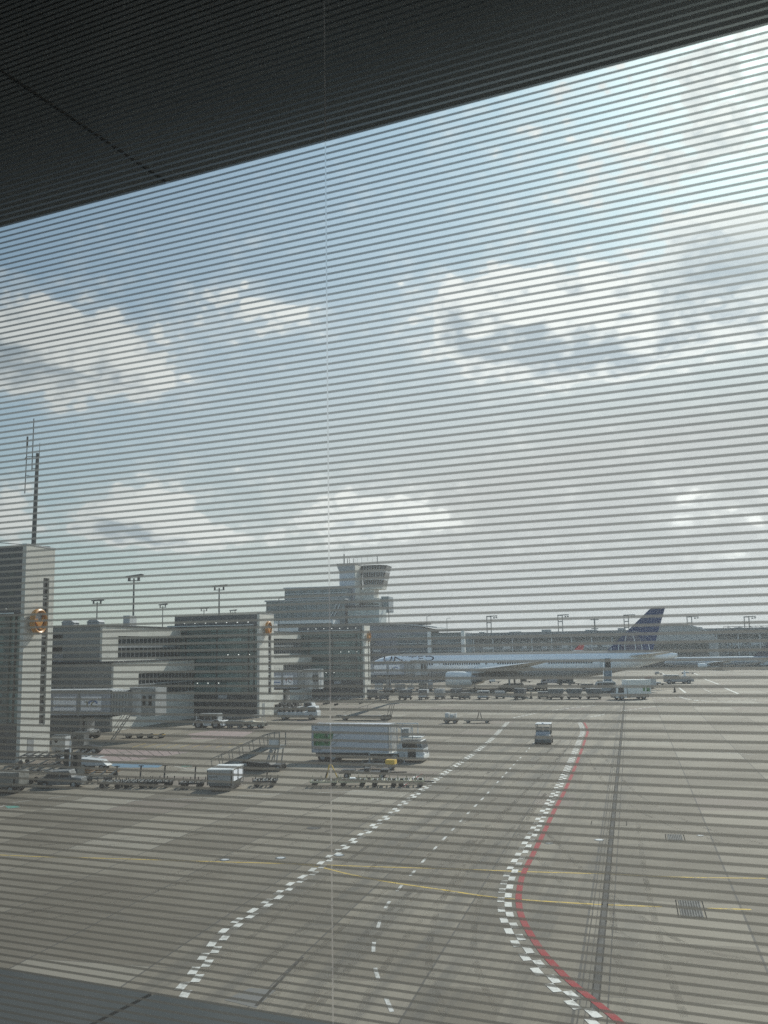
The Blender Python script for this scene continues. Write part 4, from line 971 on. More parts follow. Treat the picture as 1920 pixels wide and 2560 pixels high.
for (x0, z0, x1, z1, wd) in ((1.95, 2.16, 2.75, 2.62, .10), (2.1, 2.16, 2.85, 2.66, .05), (1.75, 1.42, 2.35, 1.86, .10), (1.95, 1.45, 2.42, 1.85, .05)): q.raw([(x0, -.014, z0), (x0+wd, -.014, z0), (x1+wd, -.014, z1), (x1, -.014, z1)], [(0, 1, 2, 3)])
q.build('stem_print', M_gpaint, b)
q = MB()
for pts in ([(.25, 1.45), (.5, 1.86)], [(.85, 1.88), (1.25, 1.62), (1.35, 1.42)], [(1.0, 2.62), (1.15, 2.2)], [(.4, 2.2), (.55, 2.64)], [(1.55, 2.2), (1.5, 2.6)]):
    for (a, c_), (d, e) in zip(pts, pts[1:]): q.bar((a, -.016, c_), (d, -.016, e), .05, .004)
q.build('leaf_veins', M_lgrey, b)
letters('box_number', '24 480', M_pole, b, lambda u, v: (.18+u, -.014, 1.0+v), .75, .16)
letters('box_number', '36', M_pole, b, lambda u, v: (.28+u, -.014, 2.9+v), .28, .14)
q = MB(); q.box(6.6, 7.0, -.014, -.004, .98, 1.04); q.box(4.3, 5.7, -.014, -.004, 1.7, 1.73); q.build('box_caption', M_pole, b)
q = MB().box(5.45, 8.0, -.35, 2.5, .80, .87); q.build('side_platform', M_fin, t)
q = MB()
for x in (7.35, 7.9, 8.3):
    q.bar((x, .05, .86), (x, .05, 3.25), .09)
q.bar((7.3, .05, 3.22), (9.35, .05, 3.22), .10).bar((7.3, 2.4, 3.22), (9.35, 2.4, 3.22), .10).bar((9.3, .05, 2.05), (9.3, .05, 3.22), .08).bar((9.0, .05, 2.3), (9.3, .05, 3.2), .06).bar((7.9, .05, 3.2), (8.5, .05, 2.85), .10).bar((7.9, 2.4, .86), (7.9, 2.4, 3.25), .09)
q.bar((9.3, 2.4, 2.05), (9.3, 2.4, 3.22), .08).bar((8.1, .05, 2.18), (10.1, .05, 2.20), .08).bar((8.1, 2.4, 2.18), (10.1, 2.4, 2.20), .08)
q.build('front_bridge_frame', M_lgrey, t)
MB().box(8.15, 10.0, .1, 2.4, 2.10, 2.16).build('bridge_deck', M_fin, t)
MB().box(8.25, 8.95, .12, 1.2, 2.17, 2.95).build('bridge_panel', M_gpaint, t)
cab_ = MB().prism([(7.95, .28), (10.15, .28), (10.25, .45), (10.22, 1.15), (10.02, 1.86), (8.1, 1.86), (7.95, 1.5)], .1, 2.35).build('cab', M_lgrey, t, bevel=.04)
MB().prism([(8.25, 1.30), (9.75, 1.30), (9.62, 1.76), (8.25, 1.76)], .06, .097).build('side_window', M_glassd, cab_)
MB().prism([(9.78, 1.30), (10.16, 1.30), (10.02, 1.76), (9.70, 1.76)], .07, .098).build('quarter_window', M_glassb, cab_)
q = MB(); q.raw([(10.235, .2, 1.22), (10.235, 2.25, 1.22), (10.05, 2.25, 1.82), (10.05, .2, 1.82)], [(0, 1, 2, 3)]); q.build('windscreen', M_glassd, cab_)
MB().box(8.85, 9.55, .05, .097, .40, 1.18).build('cab_step_recess', M_black, cab_)
q = MB().box(9.6, 10.3, .02, 2.42, .30, .62); q.build('bumper', M_wpaint, cab_)
MB().box(9.85, 10.31, .3, .6, .68, .86).build('headlight', M_adw, cab_); MB().box(9.85, 10.31, 1.85, 2.15, .68, .86).build('headlight', M_adw, cab_)
MB().box(.25, 9.6, .35, 2.15, .42, .82).build('chassis', M_black, t)
q = MB().box(2.7, 5.1, .12, .35, .30, .74); q.box(5.6, 7.2, .06, .4, .18, .78); q.build_each('side_tank', M_black, t)
q = MB().box(3.2, 5.2, .08, .12, .52, .60); q.box(5.3, 5.44, -.1, .1, .1, .84); q.build('side_guard', M_steel, t)
for x in (.95, 1.95): 
    for y in (.25, 2.25): wheel(t, x, y, .44, .34)
for y in (.25, 2.25): wheel(t, 7.65, y, .44, .34)
q = MB()
for x in (5.45, 8.6): q.bar((x, -.3, .85), (x, -.3, .05), .10); q.box(x-.2, x+.2, -.45, -.15, 0, .06)
q.build('outrigger', M_steel, t)

# yellow-and-dark rack standing in the truck's shade, and the trailer behind the dollies
t = thing('equipment_cart', 'low dark cart with a yellow box standing in front of the box truck', 'cart', (-20.7, 81.6, 0))
q = MB().box(-1.6, 1.3, -.5, .5, .28, .42); q.bar((-1.6, 0, .35), (-2.2, 0, .3), .08).bar((1.3, 0, .4), (1.9, 0, .9), .06); q.build('cart_deck', M_pole, t)
MB().box(.45, 1.25, -.45, .45, .42, .82).build('yellow_box', M_yel, t, bevel=.03)
q = MB()
for x in (-1.5, -.6, .3): q.bar((x, -.45, .42), (x, -.45, .8), .05)
q.bar((-1.5, -.45, .8), (.3, -.45, .8), .05); q.build('cart_rail', M_pole, t)
for x in (-1.2, .9):
    for y in (-.42, .42): wheel(t, x, y, .2, .12)

# pallet and baggage dollies
def dolly(L=1.75, Wd=1.5, frame=M_black, deck=M_pole, bar_up=True, boxes=0):
    t = thing('baggage_dolly', 'x', 'dolly')
    q = MB(); z = .46
    for y in (-Wd/2, Wd/2): q.box(0, L, y-.06, y+.06, z-.12, z)
    for x in (.06, L/2, L-.06): q.box(x-.06, x+.06, -Wd/2+.06, Wd/2-.06, z-.12, z-.01)
    q.build('frame', frame, t)
    q = MB()
    for i in range(6): x = .15+(L-.3)*i/5; q.tube((x, -Wd/2+.08, z), (x, Wd/2-.08, z), .05, 8)
    q.build('roller_deck', deck, t)
    q = MB()
    for x in (.03, L*.34, L*.67, L-.03): q.box(x-.03, x+.03, -Wd/2-.03, -Wd/2+.03, z, z+.24); q.box(x-.03, x+.03, Wd/2-.03, Wd/2+.03, z, z+.24)
    q.build('stop_posts', frame, t)
    for x in (.3, L-.3):
        for y in (-Wd/2+.12, Wd/2-.12): wheel(t, x, y, .19, .13, 'Y', False)
    if bar_up: MB().bar((L*.5, Wd/2+.15, .3), (L*.5, Wd/2+.45, 1.45), .09).bar((L*.5-.2, Wd/2+.43, 1.42), (L*.5+.2, Wd/2+.43, 1.42), .06).build('drawbar', M_black, t)
    else: MB().bar((L, 0, .3), (L+.7, 0, .28), .08).build('drawbar', M_black, t)
    return t
GDo = 'dollies parked in a row on the apron'
dA = dolly(); dA['group'] = GDo
rows = [((-39.15, 68.4), R(12), 'dark dolly with raised drawbar, leftmost of the row of dollies'), ((-37.35, 68.8), R(12), 'dark dolly with raised drawbar, second from the left in the row'), ((-35.55, 69.2), R(12), 'dark dolly with raised drawbar, third from the left in the row'),
        ((-32.9, 69.0), R(14), 'single dark dolly just left of the white equipment container'), ((-27.75, 70.6), R(14), 'single dark dolly just right of the white equipment container')]
for i, (xy, rz, lb) in enumerate(rows):
    if i == 0: dA.location = (*xy, 0); dA.rotation_euler.z = rz; dA['label'] = lb
    else: dup(dA, (*xy, 0), rz, lb, GDo)
M_dpale = mat('worn_yellow_frame', (.34, .32, .22), .5, var=.3)
dB = dolly(2.0, 1.5, M_dpale, M_pole, False); dB['group'] = GDo
for i, (xy, rz, lb) in enumerate([((-23.4, 71.0), R(12), 'worn pale-framed empty dolly, in front of the rear of the box truck'), ((-21.3, 71.4), R(12), 'worn pale-framed dolly carrying a white sheet, in front of the box truck')]):
    if i == 0: dB.location = (*xy, 0); dB.rotation_euler.z = rz; dB['label'] = lb
    else:
        o = dup(dB, (*xy, 0), rz, lb, GDo); MB().box(.75, 1.15, -.3, .3, .52, .60).build('white_sheet', M_wpaint, o)
for xy, rz, lb in (((-19.0, 71.7), R(12), 'dark dolly with raised bars, first of two right of the pale-framed pair'), ((-17.1, 72.1), R(12), 'dark dolly at the right end of the row, by the red and white line')):
    dup(dB, (*xy, 0), rz, lb, GDo)
t = thing('tow_bar', 'two yellow and black leaning tow bars standing behind the pale dollies', 'tow bar', (-23.6, 75.4, 0))
MB().bar((0, 0, 0), (.28, 0, 1.05), .09).bar((.95, 0, .05), (.45, 0, 1.05), .07).bar((.2, 0, 1.05), (.5, 0, 1.05), .06).build('bars', M_yel, t)
MB().bar((-.06, 0, 0), (.1, 0, .5), .10).bar((1.05, 0, .0), (.95, 0, .1), .12).build_each('bar_foot', M_black, t)
t = thing('flat_trailer', 'low dark flat trailer between the box truck and the dollies', 'trailer', (-21.3, 76.3, 0), R(6))
q = MB().box(-1.4, 2.6, -.6, .6, .36, .46); q.bar((2.6, 0, .4), (3.9, 0, .42), .08); q.box(-1.2, -.2, -.5, .5, .46, .62).box(.6, 1.0, -.5, .5, .46, .75).box(1.9, 2.5, -.5, .5, .46, .66); q.build('deck', M_black, t)
for x in (-.8, 2.0):
    for y in (-.5, .5): wheel(t, x, y, .2, .14)

# passenger stairs, foot to the left
t = thing('passenger_stairs', 'grey mobile passenger stairs rising to the right on a dark chassis', 'boarding stairs', (-35.0, 79.9, 0), R(2))
q = MB().prism([(0, .05), (.25, .05), (4.85, 2.02), (6.1, 2.02), (6.1, 1.80), (4.95, 1.80), (3.2, .95), (.9, -.02)], -.85, .85); q.build('ramp', M_belt, t)
q = MB()
for i in range(15): f = i/14; x = .3+4.5*f; z = .12+1.92*f; q.box(x, x+.28, -.8, .8, z, z+.04)
q.build('steps', M_steel, t)
q = MB()
for y in (-.86, .86):
    q.bar((.1, y, .08), (4.85, y, 2.08), .07, .16)
    q.bar((-.05, y, .95), (4.8, y, 3.0), .05)
    for i in range(6): f = i/5; q.bar((.2+4.6*f, y, .1+1.95*f), (.05+4.6*f, y, .98+1.98*f), .045)
    q.bar((4.8, y, 3.0), (6.1, y, 3.15), .05).bar((6.1, y, 2.0), (6.1, y, 3.2), .07).bar((5.1, y, 2.0), (5.1, y, 3.1), .06).bar((4.8, y, 2.5), (6.1, y, 2.55), .04)
q.build('handrails', M_pole, t)
MB().box(5.2, 6.05, -.9, -.86, 2.05, 2.75).build('side_panel', M_lgrey, t)
q = MB()
for y in (-.7, .7): q.bar((5.95, y, 1.85), (5.75, y, .35), .09).bar((5.35, y, 1.85), (4.75, y, .35), .09).bar((5.25, y, 1.8), (5.1, y, .4), .07)
q.bar((4.9, -.7, 1.5), (5.9, -.7, 1.85), .06).tube((5.3, -.75, 1.62), (5.3, -.55, 1.62), .14, 10); q.build('support_legs', M_steel, t)
MB().prism([(1.9, .30), (2.3, .62), (5.0, .66), (5.35, .50), (6.1, .50), (6.1, .32), (4.9, .30), (4.6, .22), (2.4, .22)], -.8, .8).build('chassis', M_black, t)
MB().box(2.2, 3.2, -.84, -.80, .45, .66).build('chassis_plate', M_gpaint, t)
for x in (2.6, 5.95):
    for y in (-.72, .72): wheel(t, x, y, .26, .2)

# white-topped equipment container in front of it
t = thing('equipment_container', 'boxy unit with bright white roof and slanted lower front, beside the foot of the stairs', 'container', (-30.05, 67.4, 0), R(8))
MB().box(0, 1.8, 0, 3.2, .62, 1.50).build('body', M_gpaint, t, bevel=.02)
q = MB().prism([(.02, .62), (1.78, .62), (1.7, .40), (.14, .40)], .0, 3.1); q.build('slanted_skirt', M_pole, t)
MB().box(-.04, 1.84, -.05, 3.25, 1.50, 1.57).build('roof', M_wpaint, t)
q = MB()
for y in (.9, 1.9): q.box(.1, 1.7, y, y+.05, 1.571, 1.585)
q.build('roof_seam', M_gpaint, t)
q = MB().box(.12, 1.2, -.012, -.001, 1.22, 1.27).box(.12, .75, -.012, -.001, 1.02, 1.06); q.build('front_caption', M_black, t)
MB().box(-.03, .03, -.02, .06, .45, 1.5).build('corner_post', M_black, t); MB().box(1.72, 1.80, -.02, .06, .45, 1.5).build('corner_post', M_black, t)
q = MB().box(1.80, 1.83, .3, 1.5, .68, 1.4).box(1.80, 1.83, 1.7, 3.0, .68, 1.4); q.build('side_curtain', M_adw, t)
q = MB()
for y in (.15, 1.6, 3.1): q.bar((1.86, y, .4), (1.86, y, 1.5), .05)
q.build('side_bars', M_steel, t)
MB().box(.15, 1.7, .1, 3.0, .10, .38).build('undercarriage', M_black, t)
MB().bar((1.0, 3.1, .25), (1.6, 4.1, .2), .08).build('drawbar', M_steel, t)
for x in (.3, 1.5):
    for y in (.5, 2.7): wheel(t, x, y, .2, .14)

# tractor driving towards the viewer on the road
t = thing('tow_tractor', 'grey open-canopied tractor seen head-on, alone on the road between the checkered lines', 'tractor', (-9.15, 103.2, 0))
MB().box(-.74, .74, 0, 1.1, .22, .98).build('bonnet', M_gpaint, t, bevel=.05)
MB().box(-.8, .8, -.12, .02, .24, .52).build('bumper', M_pole, t)
q = MB().box(-.72, -.62, -.02, .0, .62, .86).box(.44, .54, -.02, .0, .62, .86); q.build('headlight', M_black, t)
MB().tube((-.05, -.14, .42), (-.05, -.10, .42), .09, 12).build('tow_hitch', M_black, t)
q = MB()
for x in (-.72, .72): q.bar((x, 1.1, .9), (x, 1.2, 1.98), .07); q.bar((x, 2.9, .9), (x, 2.9, 1.98), .07)
q.build_each('canopy_post', M_pole, t)
MB().box(-.8, .8, .95, 3.0, 1.96, 2.04).build('canopy', M_lgrey, t, bevel=.02)
MB().box(-.1, .1, .9, 1.05, 2.04, 2.16).build('beacon', M_adw, t)
q = MB().raw([(-.68, 1.10, 1.22), (-.05, 1.10, 1.22), (-.05, 1.17, 1.72), (-.68, 1.17, 1.72)], [(0, 1, 2, 3)]).raw([(.05, 1.10, 1.22), (.62, 1.10, 1.22), (.62, 1.17, 1.72), (.05, 1.17, 1.72)], [(0, 1, 2, 3)]); q.build_each('windscreen', M_glassd, t)
MB().prism([(-.76, .98), (.74, .98), (.68, 1.22), (-.68, 1.22)], 1.02, 1.3).build('cowl', M_bluegrey, t)
MB().box(-.6, .6, 1.9, 2.8, .5, 1.25).build('seat', M_black, t); MB().box(-.76, .76, 1.1, 3.1, .3, .6).build('rear_deck', M_gpaint, t)
q = MB().bar((.80, .9, .95), (.80, .9, 1.62), .05); q.box(.74, .86, .86, .94, 1.35, 1.66); q.build('mirror', M_black, t)
for x in (-.68, .72):
    for y in (.45, 2.6): wheel(t, x, y, .36, .24, 'X')

# aircraft tug and baggage tractor in front of the middle gate building
t = thing('pushback_tug', 'long pale grey low tug with large wheel arches before the dark gate building front', 'tug', (-56.3, 121.2, 0), R(2))
q = MB().prism([(0, .35), (.2, .95), (4.2, 1.0), (4.4, .35)], 0, 2.2); bd = q.build('body', M_lgrey, t, bevel=.06)
for x in (.95, 3.35):
    for y in (.05, 2.15): wheel(t, x, y, .58, .4)
    q = MB(); pts = [(x+.78*math.cos(R(a)), .5+.72*math.sin(R(a))) for a in range(0, 181, 15)]; pts2 = [(x+.62*math.cos(R(a)), .5+.60*math.sin(R(a))) for a in range(180, -1, -15)]; q.prism(pts+pts2, -.08, -.005); q.build('wheel_arch', M_wpaint, bd)
c_ = MB().box(.7, 3.5, .25, 1.95, .98, 1.9).build('cab', M_gpaint, t, bevel=.05)
q = MB()
for x in (.85, 1.75, 2.65): q.box(x, x+.75, .20, .249, 1.15, 1.8)
q.build_each('side_window', M_glassd, c_); MB().box(.5, .62, .1, .25, .9, 1.95).build('exhaust_stack', M_lgrey, t)
t = thing('baggage_tractor', 'small cream baggage tractor with dark grille right of the pale grey tug', 'tractor', (-49.6, 122.2, 0), R(3))
bd = MB().prism([(0, .25), (0, .85), (1.1, .95), (1.5, .82), (2.9, .72), (2.95, .25)], 0, 1.3).build('body', mat('cream_paint', (.52, .49, .40), .4), t, bevel=.04)
q = MB()
for z in (.38, .52, .66): q.box(-.02, .0, .15, 1.15, z, z+.07)
q.box(.15, .75, -.02, .0, .35, .78); q.build('grille', M_black, bd)
MB().box(2.95, 3.15, .3, 1.0, .3, .7).build('tow_block', M_black, t)
q = MB().bar((1.3, .08, .8), (1.25, .08, 1.65), .05).bar((2.7, .08, .7), (2.55, .08, 1.65), .05).bar((1.3, 1.22, .8), (1.25, 1.22, 1.65), .05).bar((2.7, 1.22, .7), (2.55, 1.22, 1.65), .05); q.box(1.15, 2.65, 0, 1.3, 1.62, 1.68); q.build('canopy', M_lgrey, t)
for x in (.9, 2.3):
    for y in (.02, 1.28): wheel(t, x, y, .30, .2)
t = thing('cargo_cart', 'dark low cart coupled behind the small cream baggage tractor', 'cart', (-52.0, 122.3, 0), R(3))
MB().box(0, 2.2, 0, 1.3, .28, .92).build('body', M_pole, t); MB().bar((2.2, .65, .4), (2.5, .65, .4), .08).build('drawbar', M_black, t)
for x in (.4, 1.8):
    for y in (.04, 1.26): wheel(t, x, y, .2, .14)

# belt loader beyond the truck
t = thing('belt_loader', 'flat dark belt loader with grey belt rising to the right, behind the box truck', 'belt loader', (-40.9, 137.0, 0))
q = MB().box(0, 7.5, -.7, .7, .42, .62); q.box(-.3, .4, -.5, .5, .4, .7); q.build('chassis', M_black, t)
MB().prism([(.8, .65), (1.2, .65), (7.6, 2.35), (9.0, 2.42), (9.0, 2.28), (7.4, 2.15), (2.6, .62)], -.55, .55).build('belt', M_belt, t)
q = MB().bar((.8, -.6, 1.05), (5.6, -.6, 2.45), .05).bar((2.0, -.6, .85), (2.0, -.6, 1.35), .05).bar((4.4, -.6, 1.5), (4.4, -.6, 2.1), .05); q.bar((7.7, -.45, 2.2), (7.2, -.45, .5), .07).bar((8.0, -.45, 2.2), (7.6, -.45, .5), .07).bar((8.1, .45, 2.2), (7.6, .45, .5), .07); q.build('struts', M_pole, t)
for x in (1.0, 6.6, 7.3):
    for y in (-.62, .62): wheel(t, x, y, .36 if x > 6 else .28, .2)
t = thing('pallet_loader', 'small loader with upright grey panels beside an empty dolly, beyond the road curve', 'loader', (-24.6, 131.6, 0))
q = MB().box(0, 1.9, -.6, .6, .3, .6); q.build('chassis', M_black, t); q = MB().box(.2, .7, -.55, .5, .6, 1.35).box(.85, 1.35, -.55, .5, .6, 1.2).box(1.5, 1.65, -.5, .5, .6, 1.3); q.build_each('load_panel', M_lgrey, t)
for x in (.4, 1.5):
    for y in (-.5, .5): wheel(t, x, y, .26, .16)
t = thing('pallet_trailer', 'empty flat trailer with an upright black A-frame, right of the small loader', 'trailer', (-21.9, 132.0, 0))
MB().box(0, 3.6, -.6, .6, .28, .38).build('deck', M_pole, t); q = MB().bar((1.7, -.3, .38), (2.0, -.3, 1.5), .09).bar((2.4, -.3, .38), (2.1, -.3, 1.5), .09); q.build('a_frame', M_black, t)
for x in (.5, 3.0):
    for y in (-.5, .5): wheel(t, x, y, .2, .14)
for x, lb in ((352, 'single dark tow dolly lying right of the blocky boarding bridge support'), (474-150, 'long low dark trailer end beside the boarding bridge support')):
    p = gp(x+30, 1845); t = thing('flat_trailer', lb, 'trailer', (p.x, p.y, 0), R(4)); MB().box(-2.2, 1.4, -.4, .4, .3, .42).build('deck', M_yel if x > 340 else M_pole, t)
    for xx in (-1.6, 1.1): wheel(t, xx, -.35, .26, .16); wheel(t, xx, .35, .26, .16)

# ------------------------------------------------------------------ equipment cluster at the left edge
t = thing('pickup_tug', 'grey low tug with dark side windows among the equipment at the left edge', 'tug', (*gp(92, 1972)[:2], 0), R(14)); t.scale = (.72, .8, .8)
bd = MB().prism([(0, .3), (0, .85), (.6, 1.0), (1.3, 1.55), (3.3, 1.6), (3.6, 1.0), (4.6, .9), (4.7, .3)], 0, 1.7).build('body', M_dgrey, t, bevel=.05)
MB().prism([(.85, 1.02), (1.4, 1.45), (2.25, 1.45), (2.25, 1.02)], -.02, -.001).build('side_window', M_glassd, bd); MB().box(2.4, 3.2, -.02, -.001, 1.02, 1.45).build('side_window', M_glassd, bd)
MB().box(.1, 1.2, -.03, -.001, .35, .6).build('wheel_well', M_black, bd)
for x in (.8, 3.8):
    for y in (.05, 1.65): wheel(t, x, y, .34, .22)
t = thing('water_cart', 'grey brown box trailer with dark hatches at the far left edge of the apron', 'trailer', (*gp(-75, 1986)[:2], 0), R(10))
bd = MB().box(0, 3.6, 0, 1.8, .5, 1.5).build('body', mat('dirty_grey', (.16, .16, .145), .6, var=.3), t, bevel=.04)
q = MB().box(.5, 1.3, -.015, -.001, .8, 1.2).box(1.5, 2.0, -.015, -.001, .8, 1.2).box(3.2, 3.35, -.015, -.001, .7, 1.2); q.build_each('hatch', M_black, bd)
MB().box(.1, 3.5, .1, 1.7, .25, .5).build('chassis', M_black, t); MB().bar((3.6, .9, .4), (5.2, .9, .35), .1).build('drawbar', M_pole, t)
for x in (.6, 3.0):
    for y in (.1, 1.7): wheel(t, x, y, .3, .2)
t = thing('equipment_mast', 'tall pale post rising from a dark ground power cart at the left', 'cart', (*gp(176, 1950)[:2], 0))
MB().box(-.7, .9, -.5, .6, .2, 1.0).build('cart_body', M_pole, t); MB().bar((.1, -.3, .9), (.1, -.3, 3.1), .10).build('post', M_lgrey, t); q = MB().box(-.5, -.1, -.2, .4, 1.0, 2.4).box(.3, .7, -.2, .4, 1.0, 2.2); q.build_each('cable_reel', M_black, t)
for x in (-.4, .6): wheel(t, x, -.45, .24, .14)
def rack(name, lb, loc, rz, L, Wd, mm, lift=.5, extra=0, g=None):
    t = thing(name, lb, 'trailer', loc, rz, g)
    q = MB()
    for y in (0, Wd): q.box(0, L, y-.05, y+.05, lift-.1, lift)
    n = max(3, int(L/.7))
    for i in range(n): x = L*i/(n-1); q.box(x-.04, x+.04, .05, Wd-.05, lift-.09, lift-.01)
    q.build('frame', mm, t)
    if extra:
        q = MB()
        for i in range(extra): x = .3+(L-.6)*i/max(1, extra-1); q.bar((x, .1, lift), (x+.5, Wd-.1, lift+.35), .1)
        q.build('slanted_slats', M_pole, t)
    for x in (.4, L-.4):
        for y in (.05, Wd-.05): wheel(t, x, y, .2, .14, 'Y', False)
    return t
rack('equipment_trailer', 'long dark rack trailer lying before the tall left gate building', (*gp(10, 1934)[:2], 0), R(8), 5.4, 1.6, M_black, .6, 5)
rack('equipment_trailer', 'pale flat trailer nearest the blue painted area', (*gp(150, 1920)[:2], 0), R(10), 3.4, 1.7, M_lgrey, .9, 0)
rack('equipment_trailer', 'brown framed low rack right of the pale post', (*gp(190, 1948)[:2], 0), R(12), 3.2, 1.4, mat('rust_frame', (.22, .13, .06), .6, var=.3), .55, 0)
rack('equipment_trailer', 'grey rack with slanted slats behind the low grey tug', (*gp(30, 1956)[:2], 0), R(10), 4.4, 1.6, M_gpaint, .8, 6)
for i, (x, y, L, Wd, mm, lf, ex, lb) in enumerate(((*gp(40, 1912)[:2], 4.4, 1.5, M_black, .7, 6, 'black slatted rack before the pale end wall of the tall left gate building'), (*gp(110, 1944)[:2], 2.6, 1.4, M_pole, .5, 4, 'small black slatted rack left of the pale post'), (*gp(-20, 1962)[:2], 3.4, 1.3, M_black, .9, 5, 'high black slatted rack behind the brown grey box trailer'),
                                                  (*gp(132, 1906)[:2], 3.2, 1.5, M_black, .6, 5, 'dark slatted rack below the boarding bridge beside the pale box trailer'), (*gp(205, 1960)[:2], 2.2, 1.2, M_pole, .45, 3, 'low dark rack at the right end of the equipment cluster'))):
    rack('equipment_trailer', lb, (x, y, 0), R(9+3*i), L, Wd, mm, lf, ex)
t = thing('baggage_tractor', 'dark low tractor with round fender beside the boarding bridge wheels', 'tractor', (*gp(196, 1884)[:2], 0), R(6)); t.scale = (.8, .8, .8)
bd = MB().prism([(0, .3), (0, .9), (1.2, 1.0), (2.6, .8), (2.7, .3)], 0, 1.3).build('body', M_black, t, bevel=.05)
q = MB().bar((.3, .1, .9), (.3, .1, 1.7), .05).bar((1.3, .1, .9), (1.3, .1, 1.7), .05); q.box(.2, 1.4, 0, 1.3, 1.68, 1.74); q.build('canopy', M_pole, t)
for x in (.6, 2.1):
    for y in (.02, 1.28): wheel(t, x, y, .34, .2)
t = thing('tank_trailer', 'pale box trailer with a sloping top beside the pale post', 'trailer', (*gp(196, 1926)[:2], 0), R(6)); t.scale = (.8, .8, .75)
MB().prism([(0, .5), (0, 1.3), (2.6, 1.05), (3.3, .5)], 0, 1.4).build('body', M_lgrey, t, bevel=.05); MB().prism([(0, 1.305), (0, 1.36), (2.6, 1.11), (2.6, 1.055)], -.02, 1.42).build('cover', M_lgrey, t)
for x in (.6, 2.6):
    for y in (.1, 1.3): wheel(t, x, y, .32, .2)
for i, (x, y, lb) in enumerate(((*gp(128, 1880)[:2], 'pale service box at the foot of the tall left gate building'), (*gp(176, 1872)[:2], 'dark-lidded service box right of the pale one by the boarding bridge'))):
    t = thing('service_box', lb, 'box', (x, y, 0), R(5)); MB().box(0, 1.5, 0, 1.2, .15, 1.6).build('body', M_lgrey if i == 0 else M_dgrey, t, bevel=.03); MB().box(-.03, 1.53, -.03, 1.23, 1.6, 1.68).build('lid', M_pole, t); MB().tube((.5, -.02, 1.1), (.5, -.001, 1.1), .18, 12).build('gauge', M_black, t)

# ------------------------------------------------------------------ freight row in front of the airliner
def uld():
    t = thing('freight_container', 'x', 'container', (0, 0, 0), 0, 'freight containers on dollies in front of the airliner')
    b = MB().prism([(-.78, .5), (.78, .5), (1.15, .9), (1.15, 1.95), (-1.0, 1.95), (-1.0, .7)], 0, 1.5).build('body', M_dgrey, t, bevel=.02)
    q = MB(); q.box(-.85, 1.1, -.012, -.001, .95, 1.9); q.build('front_curtain', M_dgrey2, b)
    q = MB().box(-1.0, 1.25, -.03, .03, 2.06, 2.12); q.box(-.03, .03, -.02, 0, .55, 2.06); q.build('edge_frame', M_alu, b)
    q = MB().box(-1.1, 1.2, -.1, 1.6, .35, .5); q.bar((1.2, .7, .4), (1.7, .7, .35), .08); q.build('dolly_deck', M_black, t)
    for x in (-.7, .8):
        for y in (0, 1.5): wheel(t, x, y, .2, .14, 'Y', False)
    return t
u0 = None
xs = [-50.4, -47.2, -42.6, -39.9, -36.6, -33.9, -31.2, -27.9, -25.2, -21.0, -16.6]
names = ['first', 'second', 'third', 'fourth', 'fifth', 'sixth', 'seventh', 'eighth', 'ninth', 'tenth', 'eleventh']
for i, x in enumerate(xs):
    lb = '%s freight container from the left in the row on dollies before the airliner' % names[i]
    Y = 191.5+random.uniform(-.8, .8)
    if u0 is None: u0 = uld(); u0.location = (x, Y, 0); u0['label'] = lb
    else:
        o = dup(u0, (x, Y+random.uniform(-2.2, 2.6), 0), random.uniform(-.25, .25)+(math.pi if i in (4, 8) else 0)+(.9 if i in (2, 6) else 0), lb, None, (random.uniform(.8, 1.05), 1, random.uniform(.62, 1.08)))
        for c_ in o.children:
            if c_.name.startswith('body'): c_.data = c_.data.copy(); c_.data.materials[0] = (M_gpaint, M_dgrey2, M_dgrey, M_lgrey)[i % 4]
# two hopper-like tapered containers
hp = None
for x, lb in ((-14.0, 'widest of the tapered containers on dollies under the airliner rear'), (-10.6, 'dark tapered container in the middle, before the rear stairs'), (-7.0, 'dark tapered container nearest the white lorry')):
    if hp is None:
        hp = thing('tapered_container', lb, 'container', (x, 189.5, 0), 0, 'tapered containers left of the white lorry')
        MB().prism([(-.75, .55), (.75, .55), (1.45, 1.35), (1.45, 1.95), (-1.45, 1.95), (-1.45, 1.35)], 0, 1.5).build('body', M_dgrey, hp, bevel=.02)
        MB().box(-1.4, 1.4, -.06, 1.56, .32, .5).build('dolly_deck', M_black, hp)
        for xx in (-1.0, 1.0):
            for yy in (0, 1.5): wheel(hp, xx, yy, .2, .14, 'Y', False)
    else: dup(hp, (x, 189.5, 0), 0, lb)
def cone(): 
    t = thing('traffic_cone', 'x', 'cone', (0, 0, 0), 0, 'dark cones around the airliner'); MB().tube((0, 0, .05), (0, 0, .95), .26, 12, .05).build('cone_body', M_black, t, True); MB().box(-.34, .34, -.34, .34, 0, .05).build('cone_base', M_black, t); return t
cn = None
for x, y, lb in ((1687, 1731, 'dark cone standing alone right of the white lorry'), (1187, 1722, 'dark cone behind the near engine of the airliner'), (1333, 1728, 'dark cone below the airliner wing tip'), (1328, 1747, 'dark cone in the gap in the freight row')):
    p = gp(x, y)
    if cn is None: cn = cone(); cn.location = (p.x, p.y, 0); cn['label'] = lb; cn.scale = (1, 1, 1.5)
    else: dup(cn, (p.x, p.y, 0), 0, lb)

